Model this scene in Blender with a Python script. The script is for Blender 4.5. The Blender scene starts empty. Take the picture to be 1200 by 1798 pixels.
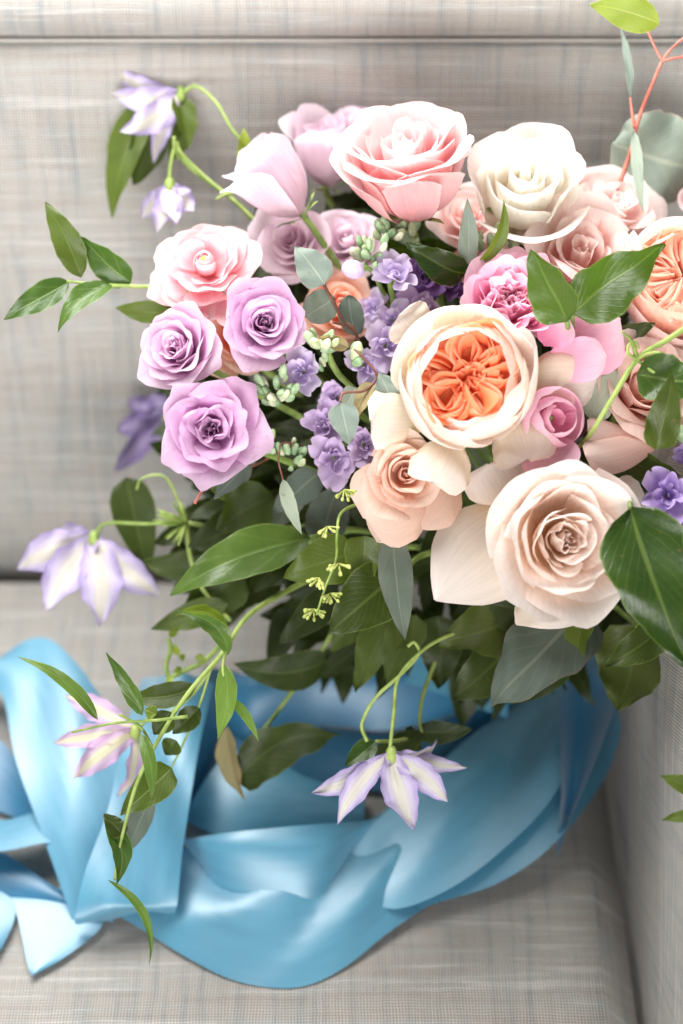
import bpy, math, random
import numpy as np
from mathutils import Vector, Matrix

# ------------------------------------------------------------------ camera
sc = bpy.context.scene
COL = sc.collection
FPX = 3070.0                      # focal length in photo pixels (photo 1200 x 1798)
PITCH = math.radians(45)
FWD = Vector((0, math.cos(PITCH), -math.sin(PITCH)))
UPV = Vector((0, math.sin(PITCH), math.cos(PITCH)))
RGT = Vector((1, 0, 0))
CAM = Vector((0, -0.983, 1.053))
cd = bpy.data.cameras.new('camera')
cam = bpy.data.objects.new('camera', cd)
COL.objects.link(cam)
cam.location = CAM
cam.rotation_euler = (math.radians(90) - PITCH, 0, 0)
cd.sensor_fit = 'VERTICAL'
cd.sensor_height = 36.0
cd.sensor_width = 24.0
cd.lens = 36.0 * FPX / 1798.0
cd.clip_start = 0.02
cd.clip_end = 50
cd.dof.use_dof = True
cd.dof.focus_distance = 1.085
cd.dof.aperture_fstop = 2.5
sc.camera = cam

# ------------------------------------------------------------------ light
w = bpy.data.worlds.new('World')
sc.world = w
w.use_nodes = True
bg = w.node_tree.nodes['Background']
bg.inputs[0].default_value = (1.0, 0.97, 0.94, 1)
bg.inputs[1].default_value = 0.25


def area(name, loc, target, size, power, col):
    ld = bpy.data.lights.new(name, 'AREA')
    ld.shape = 'RECTANGLE'
    ld.size, ld.size_y = size
    ld.energy = power
    ld.color = col
    o = bpy.data.objects.new(name, ld)
    COL.objects.link(o)
    o.location = loc
    o.rotation_euler = (Vector(target) - Vector(loc)).to_track_quat('-Z', 'Y').to_euler()
    return o


area('window_light', (-0.24, 0.24, 1.08), (0.0, -0.1, 0.25), (1.2, 0.6), 36, (1.0, 0.985, 0.96))
room = area('room_window_light', (-0.15, -1.5, 0.7), (-0.1, 0.15, 0.70), (1.4, 1.2), 11.5, (1.0, 0.985, 0.965))  # added fill lamp on the camera side, lifts the sofa back and petal crevices
room.data.spread = math.radians(70)

sc.view_settings.view_transform = 'Standard'
sc.view_settings.look = 'None'
sc.view_settings.exposure = 0.0
sc.view_settings.gamma = 1.0
sc.render.engine = 'CYCLES'
sc.cycles.use_denoising = True
sc.cycles.max_bounces = 12
sc.cycles.transmission_bounces = 10
sc.cycles.diffuse_bounces = 8


# ------------------------------------------------------------------ helpers
def at(x, y, d):
    """the point seen at photo pixel (x, y) at depth d metres"""
    return CAM + FWD * d + RGT * ((x - 600) * d / FPX) + UPV * ((899 - y) * d / FPX)


def onto(x, y, h=0.0):
    """the point of the plane z = h seen at photo pixel (x, y)"""
    r = FWD + RGT * ((x - 600) / FPX) + UPV * ((899 - y) / FPX)
    return CAM + r * ((h - CAM.z) / r.z)


def camdir(a):
    """(right, up, towards the camera) -> world direction"""
    return (RGT * a[0] + UPV * a[1] - FWD * a[2]).normalized()


def lin(h):
    h = h.lstrip('#')
    out = []
    for i in (0, 2, 4):
        c = int(h[i:i + 2], 16) / 255
        out.append(c / 12.92 if c <= 0.04045 else ((c + 0.055) / 1.055) ** 2.4)
    return tuple(out) + (1.0,)


def interp(k, t):
    if not isinstance(k, (tuple, list)):
        return k
    n = len(k) - 1
    x = min(max(t, 0), 1) * n
    i = min(int(x), n - 1)
    f = x - i
    return k[i] * (1 - f) + k[i + 1] * f


def link(name, V, F, mat, parent=None, UV=None, smooth=True):
    me = bpy.data.meshes.new(name)
    me.from_pydata([tuple(v) for v in V], [], [tuple(f) for f in F])
    if UV is not None:
        uvl = me.uv_layers.new(name='UVMap')
        idx = np.empty(len(me.loops), dtype=np.int32)
        me.loops.foreach_get('vertex_index', idx)
        uvl.data.foreach_set('uv', np.asarray(UV, dtype=np.float32)[idx].ravel())
    me.polygons.foreach_set('use_smooth', [smooth] * len(me.polygons))
    me.materials.append(mat)
    o = bpy.data.objects.new(name, me)
    COL.objects.link(o)
    if parent is not None:
        o.parent = parent
    return o


def tag(o, label, cat, group=None, kind=None):
    o['label'] = label
    o['category'] = cat
    if group:
        o['group'] = group
    if kind:
        o['kind'] = kind
    return o


def empty(name, loc, axis=None, spin=0.0):
    o = bpy.data.objects.new(name, None)
    COL.objects.link(o)
    o.empty_display_size = 0.01
    if axis is not None:
        q = Vector(axis).to_track_quat('Z', 'Y')
        m = Matrix.Translation(loc) @ q.to_matrix().to_4x4() @ Matrix.Rotation(spin, 4, 'Z')
        o.matrix_world = m
    else:
        o.matrix_world = Matrix.Translation(loc)
    return o


def gridfaces(nu, nv):
    F = []
    for j in range(nv):
        for i in range(nu):
            a = j * (nu + 1) + i
            F.append((a, a + 1, a + nu + 2, a + nu + 1))
    return F


def catmull(P, n):
    P = [np.asarray(p, dtype=float) for p in P]
    if len(P) == 2:
        return [P[0] + (P[1] - P[0]) * i / n for i in range(n + 1)]
    Q = [2 * P[0] - P[1]] + P + [2 * P[-1] - P[-2]]
    out = []
    m = len(P) - 1
    for k in range(n + 1):
        x = k / n * m
        i = min(int(x), m - 1)
        t = x - i
        a, b, c, d = Q[i], Q[i + 1], Q[i + 2], Q[i + 3]
        out.append(0.5 * ((2 * b) + (c - a) * t + (2 * a - 5 * b + 4 * c - d) * t * t + (3 * b - a - 3 * c + d) * t ** 3))
    return out


def tube_geo(P, r0, r1, n=10, sides=6):
    pts = [Vector(p) for p in catmull(P, n)]
    V, F = [], []
    ref = Vector((0.31, 0.52, 0.79))
    for i, p in enumerate(pts):
        t = (pts[min(i + 1, n)] - pts[max(i - 1, 0)]).normalized()
        a = t.cross(ref).normalized()
        b = t.cross(a)
        r = r0 + (r1 - r0) * i / n
        for k in range(sides):
            q = 2 * math.pi * k / sides
            V.append(p + a * (r * math.cos(q)) + b * (r * math.sin(q)))
    for i in range(n):
        for k in range(sides):
            k2 = (k + 1) % sides
            F.append((i * sides + k, i * sides + k2, (i + 1) * sides + k2, (i + 1) * sides + k))
    F.append(tuple(range(sides))[::-1])
    F.append(tuple(n * sides + k for k in range(sides)))
    return V, F


def inv(parent, V):
    """world points into the local space of a thing"""
    if parent is None:
        return V
    m = parent.matrix_world.inverted()
    return [m @ Vector(v) for v in V]


def tube(name, P, r0, r1, mat, parent=None, n=10, sides=6):
    V, F = tube_geo(P, r0, r1, n, sides)
    return link(name, inv(parent, V), F, mat, parent)


def ellipsoid_geo(c, ax, rl, rw, nu=8, nv=6, bump=0.0, rng=None):
    ax = Vector(ax).normalized()
    s = ax.orthogonal().normalized()
    t = ax.cross(s)
    V, F = [], []
    for j in range(nv + 1):
        th = math.pi * j / nv
        for i in range(nu):
            ph = 2 * math.pi * i / nu
            k = 1 + (bump * math.sin(3 * ph) if bump else 0)
            V.append(Vector(c) + ax * (-rl * math.cos(th)) + (s * math.cos(ph) + t * math.sin(ph)) * (rw * k * math.sin(th) ** 0.9))
    for j in range(nv):
        for i in range(nu):
            i2 = (i + 1) % nu
            F.append((j * nu + i, j * nu + i2, (j + 1) * nu + i2, (j + 1) * nu + i))
    return V, F


class Batch:
    def __init__(self):
        self.V, self.F, self.UV = [], [], []

    def add(self, V, F, UV=None):
        n = len(self.V)
        self.V += list(V)
        self.F += [tuple(i + n for i in f) for f in F]
        self.UV += list(UV) if UV is not None else [(0, 0)] * len(V)

    def build(self, name, mat, parent=None):
        return link(name, inv(parent, self.V), self.F, mat, parent, self.UV)


# ------------------------------------------------------------------ materials
def newmat(name):
    m = bpy.data.materials.new(name)
    m.use_nodes = True
    nt = m.node_tree
    nt.nodes.clear()
    out = nt.nodes.new('ShaderNodeOutputMaterial')
    return m, nt, out


def N(nt, t, **kw):
    n = nt.nodes.new(t)
    for k, v in kw.items():
        setattr(n, k, v)
    return n


def math_(nt, op, a, b=None, c=None):
    n = nt.nodes.new('ShaderNodeMath')
    n.operation = op
    for i, x in enumerate((a, b, c)):
        if x is None:
            continue
        if isinstance(x, (int, float)):
            n.inputs[i].default_value = x
        else:
            nt.links.new(x, n.inputs[i])
    return n.outputs[0]


def ramp(nt, fac, stops, interp_='EASE'):
    r = nt.nodes.new('ShaderNodeValToRGB')
    r.color_ramp.interpolation = interp_
    e = r.color_ramp.elements
    while len(e) < len(stops):
        e.new(0.5)
    for el, (p, c) in zip(e, stops):
        el.position = p
        el.color = lin(c) if isinstance(c, str) else c
    nt.links.new(fac, r.inputs[0])
    return r.outputs[0]


def mixc(nt, fac, a, b, mode='MIX'):
    n = nt.nodes.new('ShaderNodeMix')
    n.data_type = 'RGBA'
    n.blend_type = mode
    for s, x in ((n.inputs[0], fac), (n.inputs[6], a), (n.inputs[7], b)):
        if isinstance(x, (int, float)):
            s.default_value = x
        elif isinstance(x, (tuple, list)):
            s.default_value = x
        else:
            nt.links.new(x, s)
    return n.outputs[2]


def uvparts(nt):
    uv = nt.nodes.new('ShaderNodeUVMap')
    uv.uv_map = 'UVMap'
    sp = nt.nodes.new('ShaderNodeSeparateXYZ')
    nt.links.new(uv.outputs[0], sp.inputs[0])
    return uv.outputs[0], sp.outputs[0], sp.outputs[1]


def thin(nt, out, color, rough, trans, spec=0.3, bump=None, bstr=0.1, bdist=0.0004, tcolor=None, sheen=0.0):
    p = nt.nodes.new('ShaderNodeBsdfPrincipled')
    t = nt.nodes.new('ShaderNodeBsdfTranslucent')
    mx = nt.nodes.new('ShaderNodeMixShader')
    nt.links.new(color, p.inputs['Base Color'])
    nt.links.new(tcolor if tcolor is not None else color, t.inputs[0])
    if isinstance(rough, (int, float)):
        p.inputs['Roughness'].default_value = rough
    else:
        nt.links.new(rough, p.inputs['Roughness'])
    p.inputs['Specular IOR Level'].default_value = spec
    p.inputs['Sheen Weight'].default_value = sheen
    if bump is not None:
        b = nt.nodes.new('ShaderNodeBump')
        b.inputs['Strength'].default_value = bstr
        b.inputs['Distance'].default_value = bdist
        nt.links.new(bump, b.inputs['Height'])
        nt.links.new(b.outputs[0], p.inputs['Normal'])
        nt.links.new(b.outputs[0], t.inputs[1])
    mx.inputs[0].default_value = trans
    nt.links.new(p.outputs[0], mx.inputs[1])
    nt.links.new(t.outputs[0], mx.inputs[2])
    nt.links.new(mx.outputs[0], out.inputs[0])


def petal_mat(name, stops, trans=0.42, edge=None, vary=0.13, freckle=None, rough=0.6):
    """stops run along the petal from its base (0) to its rim (1)"""
    m, nt, out = newmat(name)
    uv, u, v = uvparts(nt)
    au = math_(nt, 'ABSOLUTE', math_(nt, 'SUBTRACT', math_(nt, 'MULTIPLY', u, 2.0), 1.0))
    mp = N(nt, 'ShaderNodeMapping')
    mp.inputs['Scale'].default_value = (34, 2.2, 1)
    nt.links.new(uv, mp.inputs[0])
    oi = N(nt, 'ShaderNodeObjectInfo')
    cmb = N(nt, 'ShaderNodeCombineXYZ')
    nt.links.new(math_(nt, 'MULTIPLY', oi.outputs['Random'], 40.0), cmb.inputs[2])
    va = N(nt, 'ShaderNodeVectorMath', operation='ADD')
    nt.links.new(mp.outputs[0], va.inputs[0])
    nt.links.new(cmb.outputs[0], va.inputs[1])
    vein = N(nt, 'ShaderNodeTexNoise')
    vein.inputs['Scale'].default_value = 1.0
    vein.inputs['Detail'].default_value = 3.0
    nt.links.new(va.outputs[0], vein.inputs[0])
    mp2 = N(nt, 'ShaderNodeMapping')
    mp2.inputs['Scale'].default_value = (2.4, 2.4, 1)
    nt.links.new(uv, mp2.inputs[0])
    va2 = N(nt, 'ShaderNodeVectorMath', operation='ADD')
    nt.links.new(mp2.outputs[0], va2.inputs[0])
    nt.links.new(cmb.outputs[0], va2.inputs[1])
    blot = N(nt, 'ShaderNodeTexNoise')
    blot.inputs['Scale'].default_value = 1.0
    blot.inputs['Detail'].default_value = 4.0
    nt.links.new(va2.outputs[0], blot.inputs[0])
    f = math_(nt, 'ADD', v, math_(nt, 'MULTIPLY', math_(nt, 'SUBTRACT', blot.outputs[0], 0.5), 0.30))
    f = math_(nt, 'ADD', f, math_(nt, 'MULTIPLY', math_(nt, 'SUBTRACT', oi.outputs['Random'], 0.5), 0.22))
    c = ramp(nt, f, stops)
    if edge:
        fe = math_(nt, 'POWER', au, 3.0)
        c = mixc(nt, math_(nt, 'MULTIPLY', fe, edge[1]), c, lin(edge[0]))
    hsv = N(nt, 'ShaderNodeHueSaturation')
    nt.links.new(c, hsv.inputs['Color'])
    val = math_(nt, 'ADD', 1.0 - vary, math_(nt, 'MULTIPLY', vein.outputs[0], 2 * vary))
    nt.links.new(val, hsv.inputs['Value'])
    c = hsv.outputs[0]
    if freckle:
        fr = N(nt, 'ShaderNodeTexNoise')
        fr.inputs['Scale'].default_value = 3.0
        fr.inputs['Detail'].default_value = 6.0
        nt.links.new(va2.outputs[0], fr.inputs[0])
        fm = ramp(nt, fr.outputs[0], [(0.62, (0, 0, 0, 1)), (0.74, (1, 1, 1, 1))], 'LINEAR')
        c = mixc(nt, math_(nt, 'MULTIPLY', fm, freckle[1]), c, lin(freckle[0]))
    hb = math_(nt, 'ADD', vein.outputs[0], math_(nt, 'MULTIPLY', blot.outputs[0], 1.6))
    thin(nt, out, c, rough, trans, 0.2, hb, 0.4, 0.0006, sheen=0.06)
    return m


def sepal_mat(name, mid, side, rim, trans=0.35):
    """pale central bar, tinted sides: clematis"""
    m, nt, out = newmat(name)
    uv, u, v = uvparts(nt)
    au = math_(nt, 'ABSOLUTE', math_(nt, 'SUBTRACT', math_(nt, 'MULTIPLY', u, 2.0), 1.0))
    mp = N(nt, 'ShaderNodeMapping')
    mp.inputs['Scale'].default_value = (20, 2.5, 1)
    nt.links.new(uv, mp.inputs[0])
    no = N(nt, 'ShaderNodeTexNoise')
    no.inputs['Scale'].default_value = 1.0
    no.inputs['Detail'].default_value = 3.0
    nt.links.new(mp.outputs[0], no.inputs[0])
    f = math_(nt, 'ADD', au, math_(nt, 'MULTIPLY', math_(nt, 'SUBTRACT', no.outputs[0], 0.5), 0.35))
    c = ramp(nt, f, [(0.0, mid), (0.22, mid), (0.5, side), (1.0, rim)])
    rib = math_(nt, 'SINE', math_(nt, 'MULTIPLY', u, 38.0))
    hb = math_(nt, 'ADD', math_(nt, 'MULTIPLY', rib, 0.25), no.outputs[0])
    thin(nt, out, c, 0.6, trans, 0.25, hb, 0.5, 0.0006)
    return m


def leaf_mat(name, dark, light, vein, rough=0.36, trans=0.22, spec=0.45, lat=11.0, veinamt=0.5, tint=None):
    m, nt, out = newmat(name)
    uv, u, v = uvparts(nt)
    us = math_(nt, 'SUBTRACT', math_(nt, 'MULTIPLY', u, 2.0), 1.0)
    au = math_(nt, 'ABSOLUTE', us)
    mid = ramp(nt, au, [(0.0, (1, 1, 1, 1)), (0.045, (0.7, 0.7, 0.7, 1)), (0.075, (0, 0, 0, 1))], 'LINEAR')
    geo = N(nt, 'ShaderNodeTexCoord')
    no = N(nt, 'ShaderNodeTexNoise')
    no.inputs['Scale'].default_value = 45.0
    no.inputs['Detail'].default_value = 4.0
    nt.links.new(geo.outputs['Object'], no.inputs[0])
    fine = N(nt, 'ShaderNodeTexVoronoi')
    fine.inputs['Scale'].default_value = 420.0
    nt.links.new(geo.outputs['Object'], fine.inputs[0])
    oi = N(nt, 'ShaderNodeObjectInfo')
    ph = math_(nt, 'ADD', math_(nt, 'MULTIPLY', v, lat), math_(nt, 'MULTIPLY', math_(nt, 'POWER', au, 0.8), -lat * 0.42))
    ph = math_(nt, 'ADD', ph, math_(nt, 'MULTIPLY', no.outputs[0], 0.5))
    tri = math_(nt, 'ABSOLUTE', math_(nt, 'SUBTRACT', math_(nt, 'FRACT', ph), 0.5))
    latv = ramp(nt, tri, [(0.0, (1, 1, 1, 1)), (0.05, (0.5, 0.5, 0.5, 1)), (0.12, (0, 0, 0, 1))], 'LINEAR')
    f = math_(nt, 'ADD', math_(nt, 'MULTIPLY', no.outputs[0], 0.75), math_(nt, 'MULTIPLY', math_(nt, 'SUBTRACT', oi.outputs['Random'], 0.5), 0.9))
    c = ramp(nt, f, [(0.1, dark), (0.75, light)], 'LINEAR')
    vm = math_(nt, 'MAXIMUM', mid, math_(nt, 'MULTIPLY', math_(nt, 'MULTIPLY', latv, 0.6), no.outputs[0]))
    c = mixc(nt, math_(nt, 'MULTIPLY', vm, veinamt), c, lin(vein))
    ed = ramp(nt, au, [(0.93, (0, 0, 0, 1)), (1.0, (1, 1, 1, 1))], 'LINEAR')
    c = mixc(nt, math_(nt, 'MULTIPLY', ed, 0.5), c, lin(tint or vein))
    sp_ = N(nt, 'ShaderNodeTexNoise')
    sp_.inputs['Scale'].default_value = 160.0
    sp_.inputs['Detail'].default_value = 5.0
    nt.links.new(geo.outputs['Object'], sp_.inputs[0])
    sm = ramp(nt, sp_.outputs[0], [(0.66, (0, 0, 0, 1)), (0.74, (1, 1, 1, 1))], 'LINEAR')
    c = mixc(nt, math_(nt, 'MULTIPLY', sm, 0.45), c, lin('#6a5a30'))
    h = math_(nt, 'SUBTRACT', math_(nt, 'MULTIPLY', fine.outputs[0], 0.12), math_(nt, 'MULTIPLY', vm, 0.7))
    h = math_(nt, 'ADD', h, math_(nt, 'MULTIPLY', no.outputs[0], 0.7))
    rg = math_(nt, 'ADD', rough - 0.08, math_(nt, 'MULTIPLY', no.outputs[0], 0.2))
    tc = N(nt, 'ShaderNodeHueSaturation')
    tc.inputs['Saturation'].default_value = 1.15
    tc.inputs['Value'].default_value = 1.7
    nt.links.new(c, tc.inputs['Color'])
    thin(nt, out, c, rg, trans, spec, h, 0.45, 0.0008, tcolor=tc.outputs[0])
    return m


def plain_mat(name, a, b, rough=0.5, scale=120.0, spec=0.35, trans=0.0):
    m, nt, out = newmat(name)
    geo = N(nt, 'ShaderNodeTexCoord')
    no = N(nt, 'ShaderNodeTexNoise')
    no.inputs['Scale'].default_value = scale
    no.inputs['Detail'].default_value = 4.0
    nt.links.new(geo.outputs['Object'], no.inputs[0])
    oi = N(nt, 'ShaderNodeObjectInfo')
    f = math_(nt, 'ADD', no.outputs[0], math_(nt, 'MULTIPLY', math_(nt, 'SUBTRACT', oi.outputs['Random'], 0.5), 0.3))
    c = ramp(nt, f, [(0.3, a), (0.7, b)])
    thin(nt, out, c, rough, trans, spec, no.outputs[0], 0.3, 0.0006)
    return m


def fabric_mat(name, rot=0.0, stretch=1.0):
    """coarse basket weave of beige and blue-grey slubbed threads; UV is in metres"""
    m, nt, out = newmat(name)
    uvn = nt.nodes.new('ShaderNodeUVMap')
    uvn.uv_map = 'UVMap'
    mp = N(nt, 'ShaderNodeMapping')
    mp.inputs['Rotation'].default_value = (0, 0, rot)
    nt.links.new(uvn.outputs[0], mp.inputs[0])
    wob = N(nt, 'ShaderNodeTexNoise')
    wob.inputs['Scale'].default_value = 30.0
    nt.links.new(mp.outputs[0], wob.inputs[0])
    wv = N(nt, 'ShaderNodeVectorMath', operation='MULTIPLY_ADD')
    nt.links.new(wob.outputs['Color'], wv.inputs[0])
    wv.inputs[1].default_value = (0.003, 0.003, 0)
    nt.links.new(mp.outputs[0], wv.inputs[2])
    sp = N(nt, 'ShaderNodeSeparateXYZ')
    nt.links.new(wv.outputs[0], sp.inputs[0])
    x, y = sp.outputs[0], sp.outputs[1]
    pitch = 0.0021
    sx = math_(nt, 'SINE', math_(nt, 'MULTIPLY', x, 2 * math.pi / pitch))
    sy = math_(nt, 'SINE', math_(nt, 'MULTIPLY', y, 2 * math.pi / pitch))

    def slub(kx, ky, seed):
        mm = N(nt, 'ShaderNodeMapping')
        mm.inputs['Scale'].default_value = (kx, ky, 1)
        mm.inputs['Location'].default_value = (seed, seed * 2.7, seed)
        nt.links.new(wv.outputs[0], mm.inputs[0])
        n = N(nt, 'ShaderNodeTexNoise')
        n.inputs['Scale'].default_value = 1.0
        n.inputs['Detail'].default_value = 2.5
        n.inputs['Roughness'].default_value = 0.65
        nt.links.new(mm.outputs[0], n.inputs[0])
        return n.outputs[0]
    warp = ramp(nt, slub(150, 9, 3.1), [(0.28, '#919da3'), (0.44, '#bdb8b2'), (0.56, '#cfc5bc'), (0.70, '#c0bfbb')], 'LINEAR')
    weft = ramp(nt, slub(9, 190, 8.3), [(0.28, '#aaa7a1'), (0.47, '#c0bdb8'), (0.57, '#bac1c2'), (0.68, '#e8e7e4')], 'LINEAR')
    fac = math_(nt, 'ADD', 0.5, math_(nt, 'MULTIPLY', math_(nt, 'MULTIPLY', sx, sy), 0.5))
    c = mixc(nt, fac, warp, weft)
    gap = math_(nt, 'MULTIPLY', math_(nt, 'ADD', 1.0, sx), math_(nt, 'ADD', 1.0, sy))     # 0..4
    hole = ramp(nt, gap, [(0.0, (0.38, 0.37, 0.36, 1)), (0.9, (1, 1, 1, 1))], 'LINEAR')
    c = mixc(nt, 1.0, c, hole, 'MULTIPLY')
    p = nt.nodes.new('ShaderNodeBsdfPrincipled')
    nt.links.new(c, p.inputs['Base Color'])
    p.inputs['Roughness'].default_value = 0.9
    p.inputs['Specular IOR Level'].default_value = 0.1
    p.inputs['Sheen Weight'].default_value = 0.1
    b = nt.nodes.new('ShaderNodeBump')
    b.inputs['Strength'].default_value = 0.5
    b.inputs['Distance'].default_value = 0.0006
    nt.links.new(math_(nt, 'ADD', gap, math_(nt, 'MULTIPLY', fac, 1.2)), b.inputs['Height'])
    nt.links.new(b.outputs[0], p.inputs['Normal'])
    nt.links.new(p.outputs[0], out.inputs[0])
    return m


def satin_mat(name, base, back, gloss=0.12):
    m, nt, out = newmat(name)
    uv, u, v = uvparts(nt)
    mp = N(nt, 'ShaderNodeMapping')
    mp.inputs['Scale'].default_value = (90, 9, 1)
    nt.links.new(uv, mp.inputs[0])
    no = N(nt, 'ShaderNodeTexNoise')
    no.inputs['Scale'].default_value = 1.0
    no.inputs['Detail'].default_value = 3.0
    nt.links.new(mp.outputs[0], no.inputs[0])
    c = ramp(nt, no.outputs[0], [(0.3, base), (0.7, back)])
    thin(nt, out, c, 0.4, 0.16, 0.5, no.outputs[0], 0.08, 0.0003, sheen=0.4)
    body = out.inputs[0].links[0].from_socket
    gl = nt.nodes.new('ShaderNodeBsdfAnisotropic')
    gl.inputs['Color'].default_value = (0.86, 0.93, 0.97, 1)
    gl.inputs['Roughness'].default_value = 0.5
    mx = nt.nodes.new('ShaderNodeMixShader')
    mx.inputs[0].default_value = gloss
    nt.links.new(body, mx.inputs[1])
    nt.links.new(gl.outputs[0], mx.inputs[2])
    nt.links.new(mx.outputs[0], out.inputs[0])
    return m


M = {}
M['lavender'] = petal_mat('lavender_petal', [(0.0, '#c795c0'), (0.45, '#d6a9d0'), (0.85, '#e0bada'), (1.0, '#e6c8e0')], 0.54, freckle=('#b58aa6', 0.25))
M['lavenderpink'] = petal_mat('pinkish_lavender_petal', [(0.0, '#cf9fc6'), (0.45, '#dcb2d4'), (0.85, '#e4c3dc'), (1.0, '#ead0e2')], 0.54, freckle=('#c09aa8', 0.3))
M['lavenderdeep'] = petal_mat('ruffled_lavender_petal', [(0.0, '#b884b4'), (0.45, '#d0a0cb'), (0.85, '#dcb4d6'), (1.0, '#e2c2dc')], 0.54, freckle=('#ae8094', 0.4))
M['lilac'] = petal_mat('pale_lilac_petal', [(0.0, '#e4cdd8'), (0.5, '#e8d4de'), (1.0, '#ecdae4')], 0.54)
M['pink'] = petal_mat('pink_petal', [(0.0, '#f6b9b6'), (0.45, '#f8cbce'), (0.8, '#f6d3d4'), (1.0, '#f6dedc')], 0.54)
M['ranunculus'] = petal_mat('ranunculus_petal', [(0.0, '#f5a8ac'), (0.5, '#f9c2ca'), (0.85, '#fad6da'), (1.0, '#fbe2e4')], 0.54)
M['white'] = petal_mat('white_petal', [(0.0, '#ece2bc'), (0.4, '#f1ebde'), (1.0, '#f3f0ea')], 0.54)
M['palepink'] = petal_mat('pale_pink_petal', [(0.0, '#f9d0ca'), (0.5, '#fadfdb'), (1.0, '#fbebe7')], 0.54)
M['orange'] = petal_mat('orange_petal', [(0.0, '#f68a52'), (0.4, '#f99c68'), (0.85, '#fbb284'), (1.0, '#fcc8a6')], 0.54)
M['peachcup'] = petal_mat('peach_cream_petal', [(0.0, '#f7c3a0'), (0.45, '#f9d8c4'), (0.8, '#f8e4d8'), (1.0, '#f9ebe2')], 0.54, freckle=('#f6cfb8', 0.3))
M['cream'] = petal_mat('cream_petal', [(0.0, '#e6dda2'), (0.40, '#f4e8d2'), (1.0, '#f7efe8')], 0.54, freckle=('#e6d2b4', 0.3))
M['peach'] = petal_mat('peach_petal', [(0.0, '#f6ab88'), (0.5, '#f9c4a8'), (1.0, '#fbd8c6')], 0.54)
M['nude'] = petal_mat('dusty_nude_petal', [(0.0, '#efbea4'), (0.45, '#f1cfbc'), (1.0, '#f4ddd0')], 0.5, freckle=('#d8a890', 0.25))
M['blush'] = petal_mat('blush_petal', [(0.0, '#f9ddb6'), (0.4, '#f9e9da'), (0.8, '#f9ede6'), (1.0, '#faf1ec')], 0.52, freckle=('#f0d0c4', 0.3))
M['blushpink'] = petal_mat('blush_pink_petal', [(0.0, '#eebcae'), (0.5, '#f2cdc2'), (1.0, '#f5ddd4')], 0.54)
M['hotpink'] = petal_mat('bright_pink_petal', [(0.0, '#f79cc4'), (0.4, '#f9b6d4'), (0.85, '#facfe1'), (1.0, '#fce2ec')], 0.54)
M['peonypink'] = petal_mat('peony_pink_petal', [(0.0, '#f6acce'), (0.5, '#f8bfd9'), (1.0, '#fad8e7')], 0.54)
M['stock'] = petal_mat('stock_lilac_petal', [(0.0, '#d6c8e6'), (0.5, '#cfbde2'), (1.0, '#e0d4ee')], 0.54)
M['stockdim'] = petal_mat('stock_mauve_petal', [(0.0, '#b8a2ca'), (0.5, '#c0a8ce'), (1.0, '#cebada')], 0.35)  # dimmed copy of the lilac stock petal, shade mixed into its colour
M['purple'] = petal_mat('deep_purple_petal', [(0.0, '#5a3c7c'), (0.5, '#765292'), (1.0, '#9474b0')], 0.3)
M['violet'] = petal_mat('violet_petal', [(0.0, '#a888cc'), (0.5, '#b498d6'), (1.0, '#cdb8e6')], 0.35)
M['clematis'] = sepal_mat('clematis_sepal', '#d6d1c6', '#ccc2d8', '#ac9ccc')
M['clematispink'] = sepal_mat('clematis_mauve_sepal', '#e4dcbc', '#d3b8d2', '#c8a8cc')
M['clematisdark'] = sepal_mat('clematis_violet_sepal', '#9a8cb0', '#84749f', '#746492')
M['glossy'] = leaf_mat('glossy_leaf', '#243a10', '#425c1b', '#7c924a', 0.29, 0.24, 0.5, veinamt=0.32)
M['mid'] = leaf_mat('green_leaf', '#364415', '#586a26', '#7e8f44', 0.38, 0.34, 0.4, veinamt=0.28)
M['smilax'] = leaf_mat('smilax_leaf', '#3c5622', '#688438', '#93ad62', 0.3, 0.3, 0.5, lat=3.0, veinamt=0.3)
M['lime'] = leaf_mat('lime_leaf', '#6f8428', '#9cac48', '#b9c070', 0.4, 0.4, 0.4)
M['olive'] = leaf_mat('olive_leaf', '#2c3a16', '#4a5624', '#6a783e', 0.42, 0.3, 0.35, veinamt=0.3)
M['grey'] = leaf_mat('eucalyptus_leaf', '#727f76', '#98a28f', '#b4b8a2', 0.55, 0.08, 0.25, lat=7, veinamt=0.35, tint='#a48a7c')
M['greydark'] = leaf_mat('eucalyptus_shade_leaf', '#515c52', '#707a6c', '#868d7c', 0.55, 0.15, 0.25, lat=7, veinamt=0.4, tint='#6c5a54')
M['brownleaf'] = leaf_mat('dry_leaf', '#7a7450', '#9c8c64', '#6a4a3a', 0.5, 0.25, 0.3, lat=6, veinamt=0.7, tint='#8a5a44')
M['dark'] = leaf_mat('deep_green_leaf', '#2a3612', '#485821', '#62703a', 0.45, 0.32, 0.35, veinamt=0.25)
M['stem'] = plain_mat('green_stem', '#6c8440', '#8fa65c', 0.45)
M['vine'] = plain_mat('vine_stem', '#738a3e', '#98aa5e', 0.45)
M['redstem'] = plain_mat('red_stem', '#a85a4c', '#c88070', 0.4)
M['brownstem'] = plain_mat('brown_stem', '#5e3a30', '#84584a', 0.5)
M['bud'] = plain_mat('green_bud', '#7d9a72', '#a9be98', 0.55, 300)
M['budpale'] = plain_mat('pale_bud', '#a8b888', '#d0d0b8', 0.55, 300)
M['budlilac'] = plain_mat('lilac_bud', '#c0add8', '#e6dcea', 0.55, 200)
M['seed'] = plain_mat('seed', '#8e9a48', '#b6bc70', 0.5, 300)
M['calyx'] = plain_mat('calyx', '#6a8440', '#98ac68', 0.45)
M['eye'] = plain_mat('ranunculus_eye', '#7c7c30', '#a8a04c', 0.6, 500)
M['fabric'] = fabric_mat('linen_weave', 0.0)
M['fabricarm'] = fabric_mat('linen_weave_bias', math.radians(-38))
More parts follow.
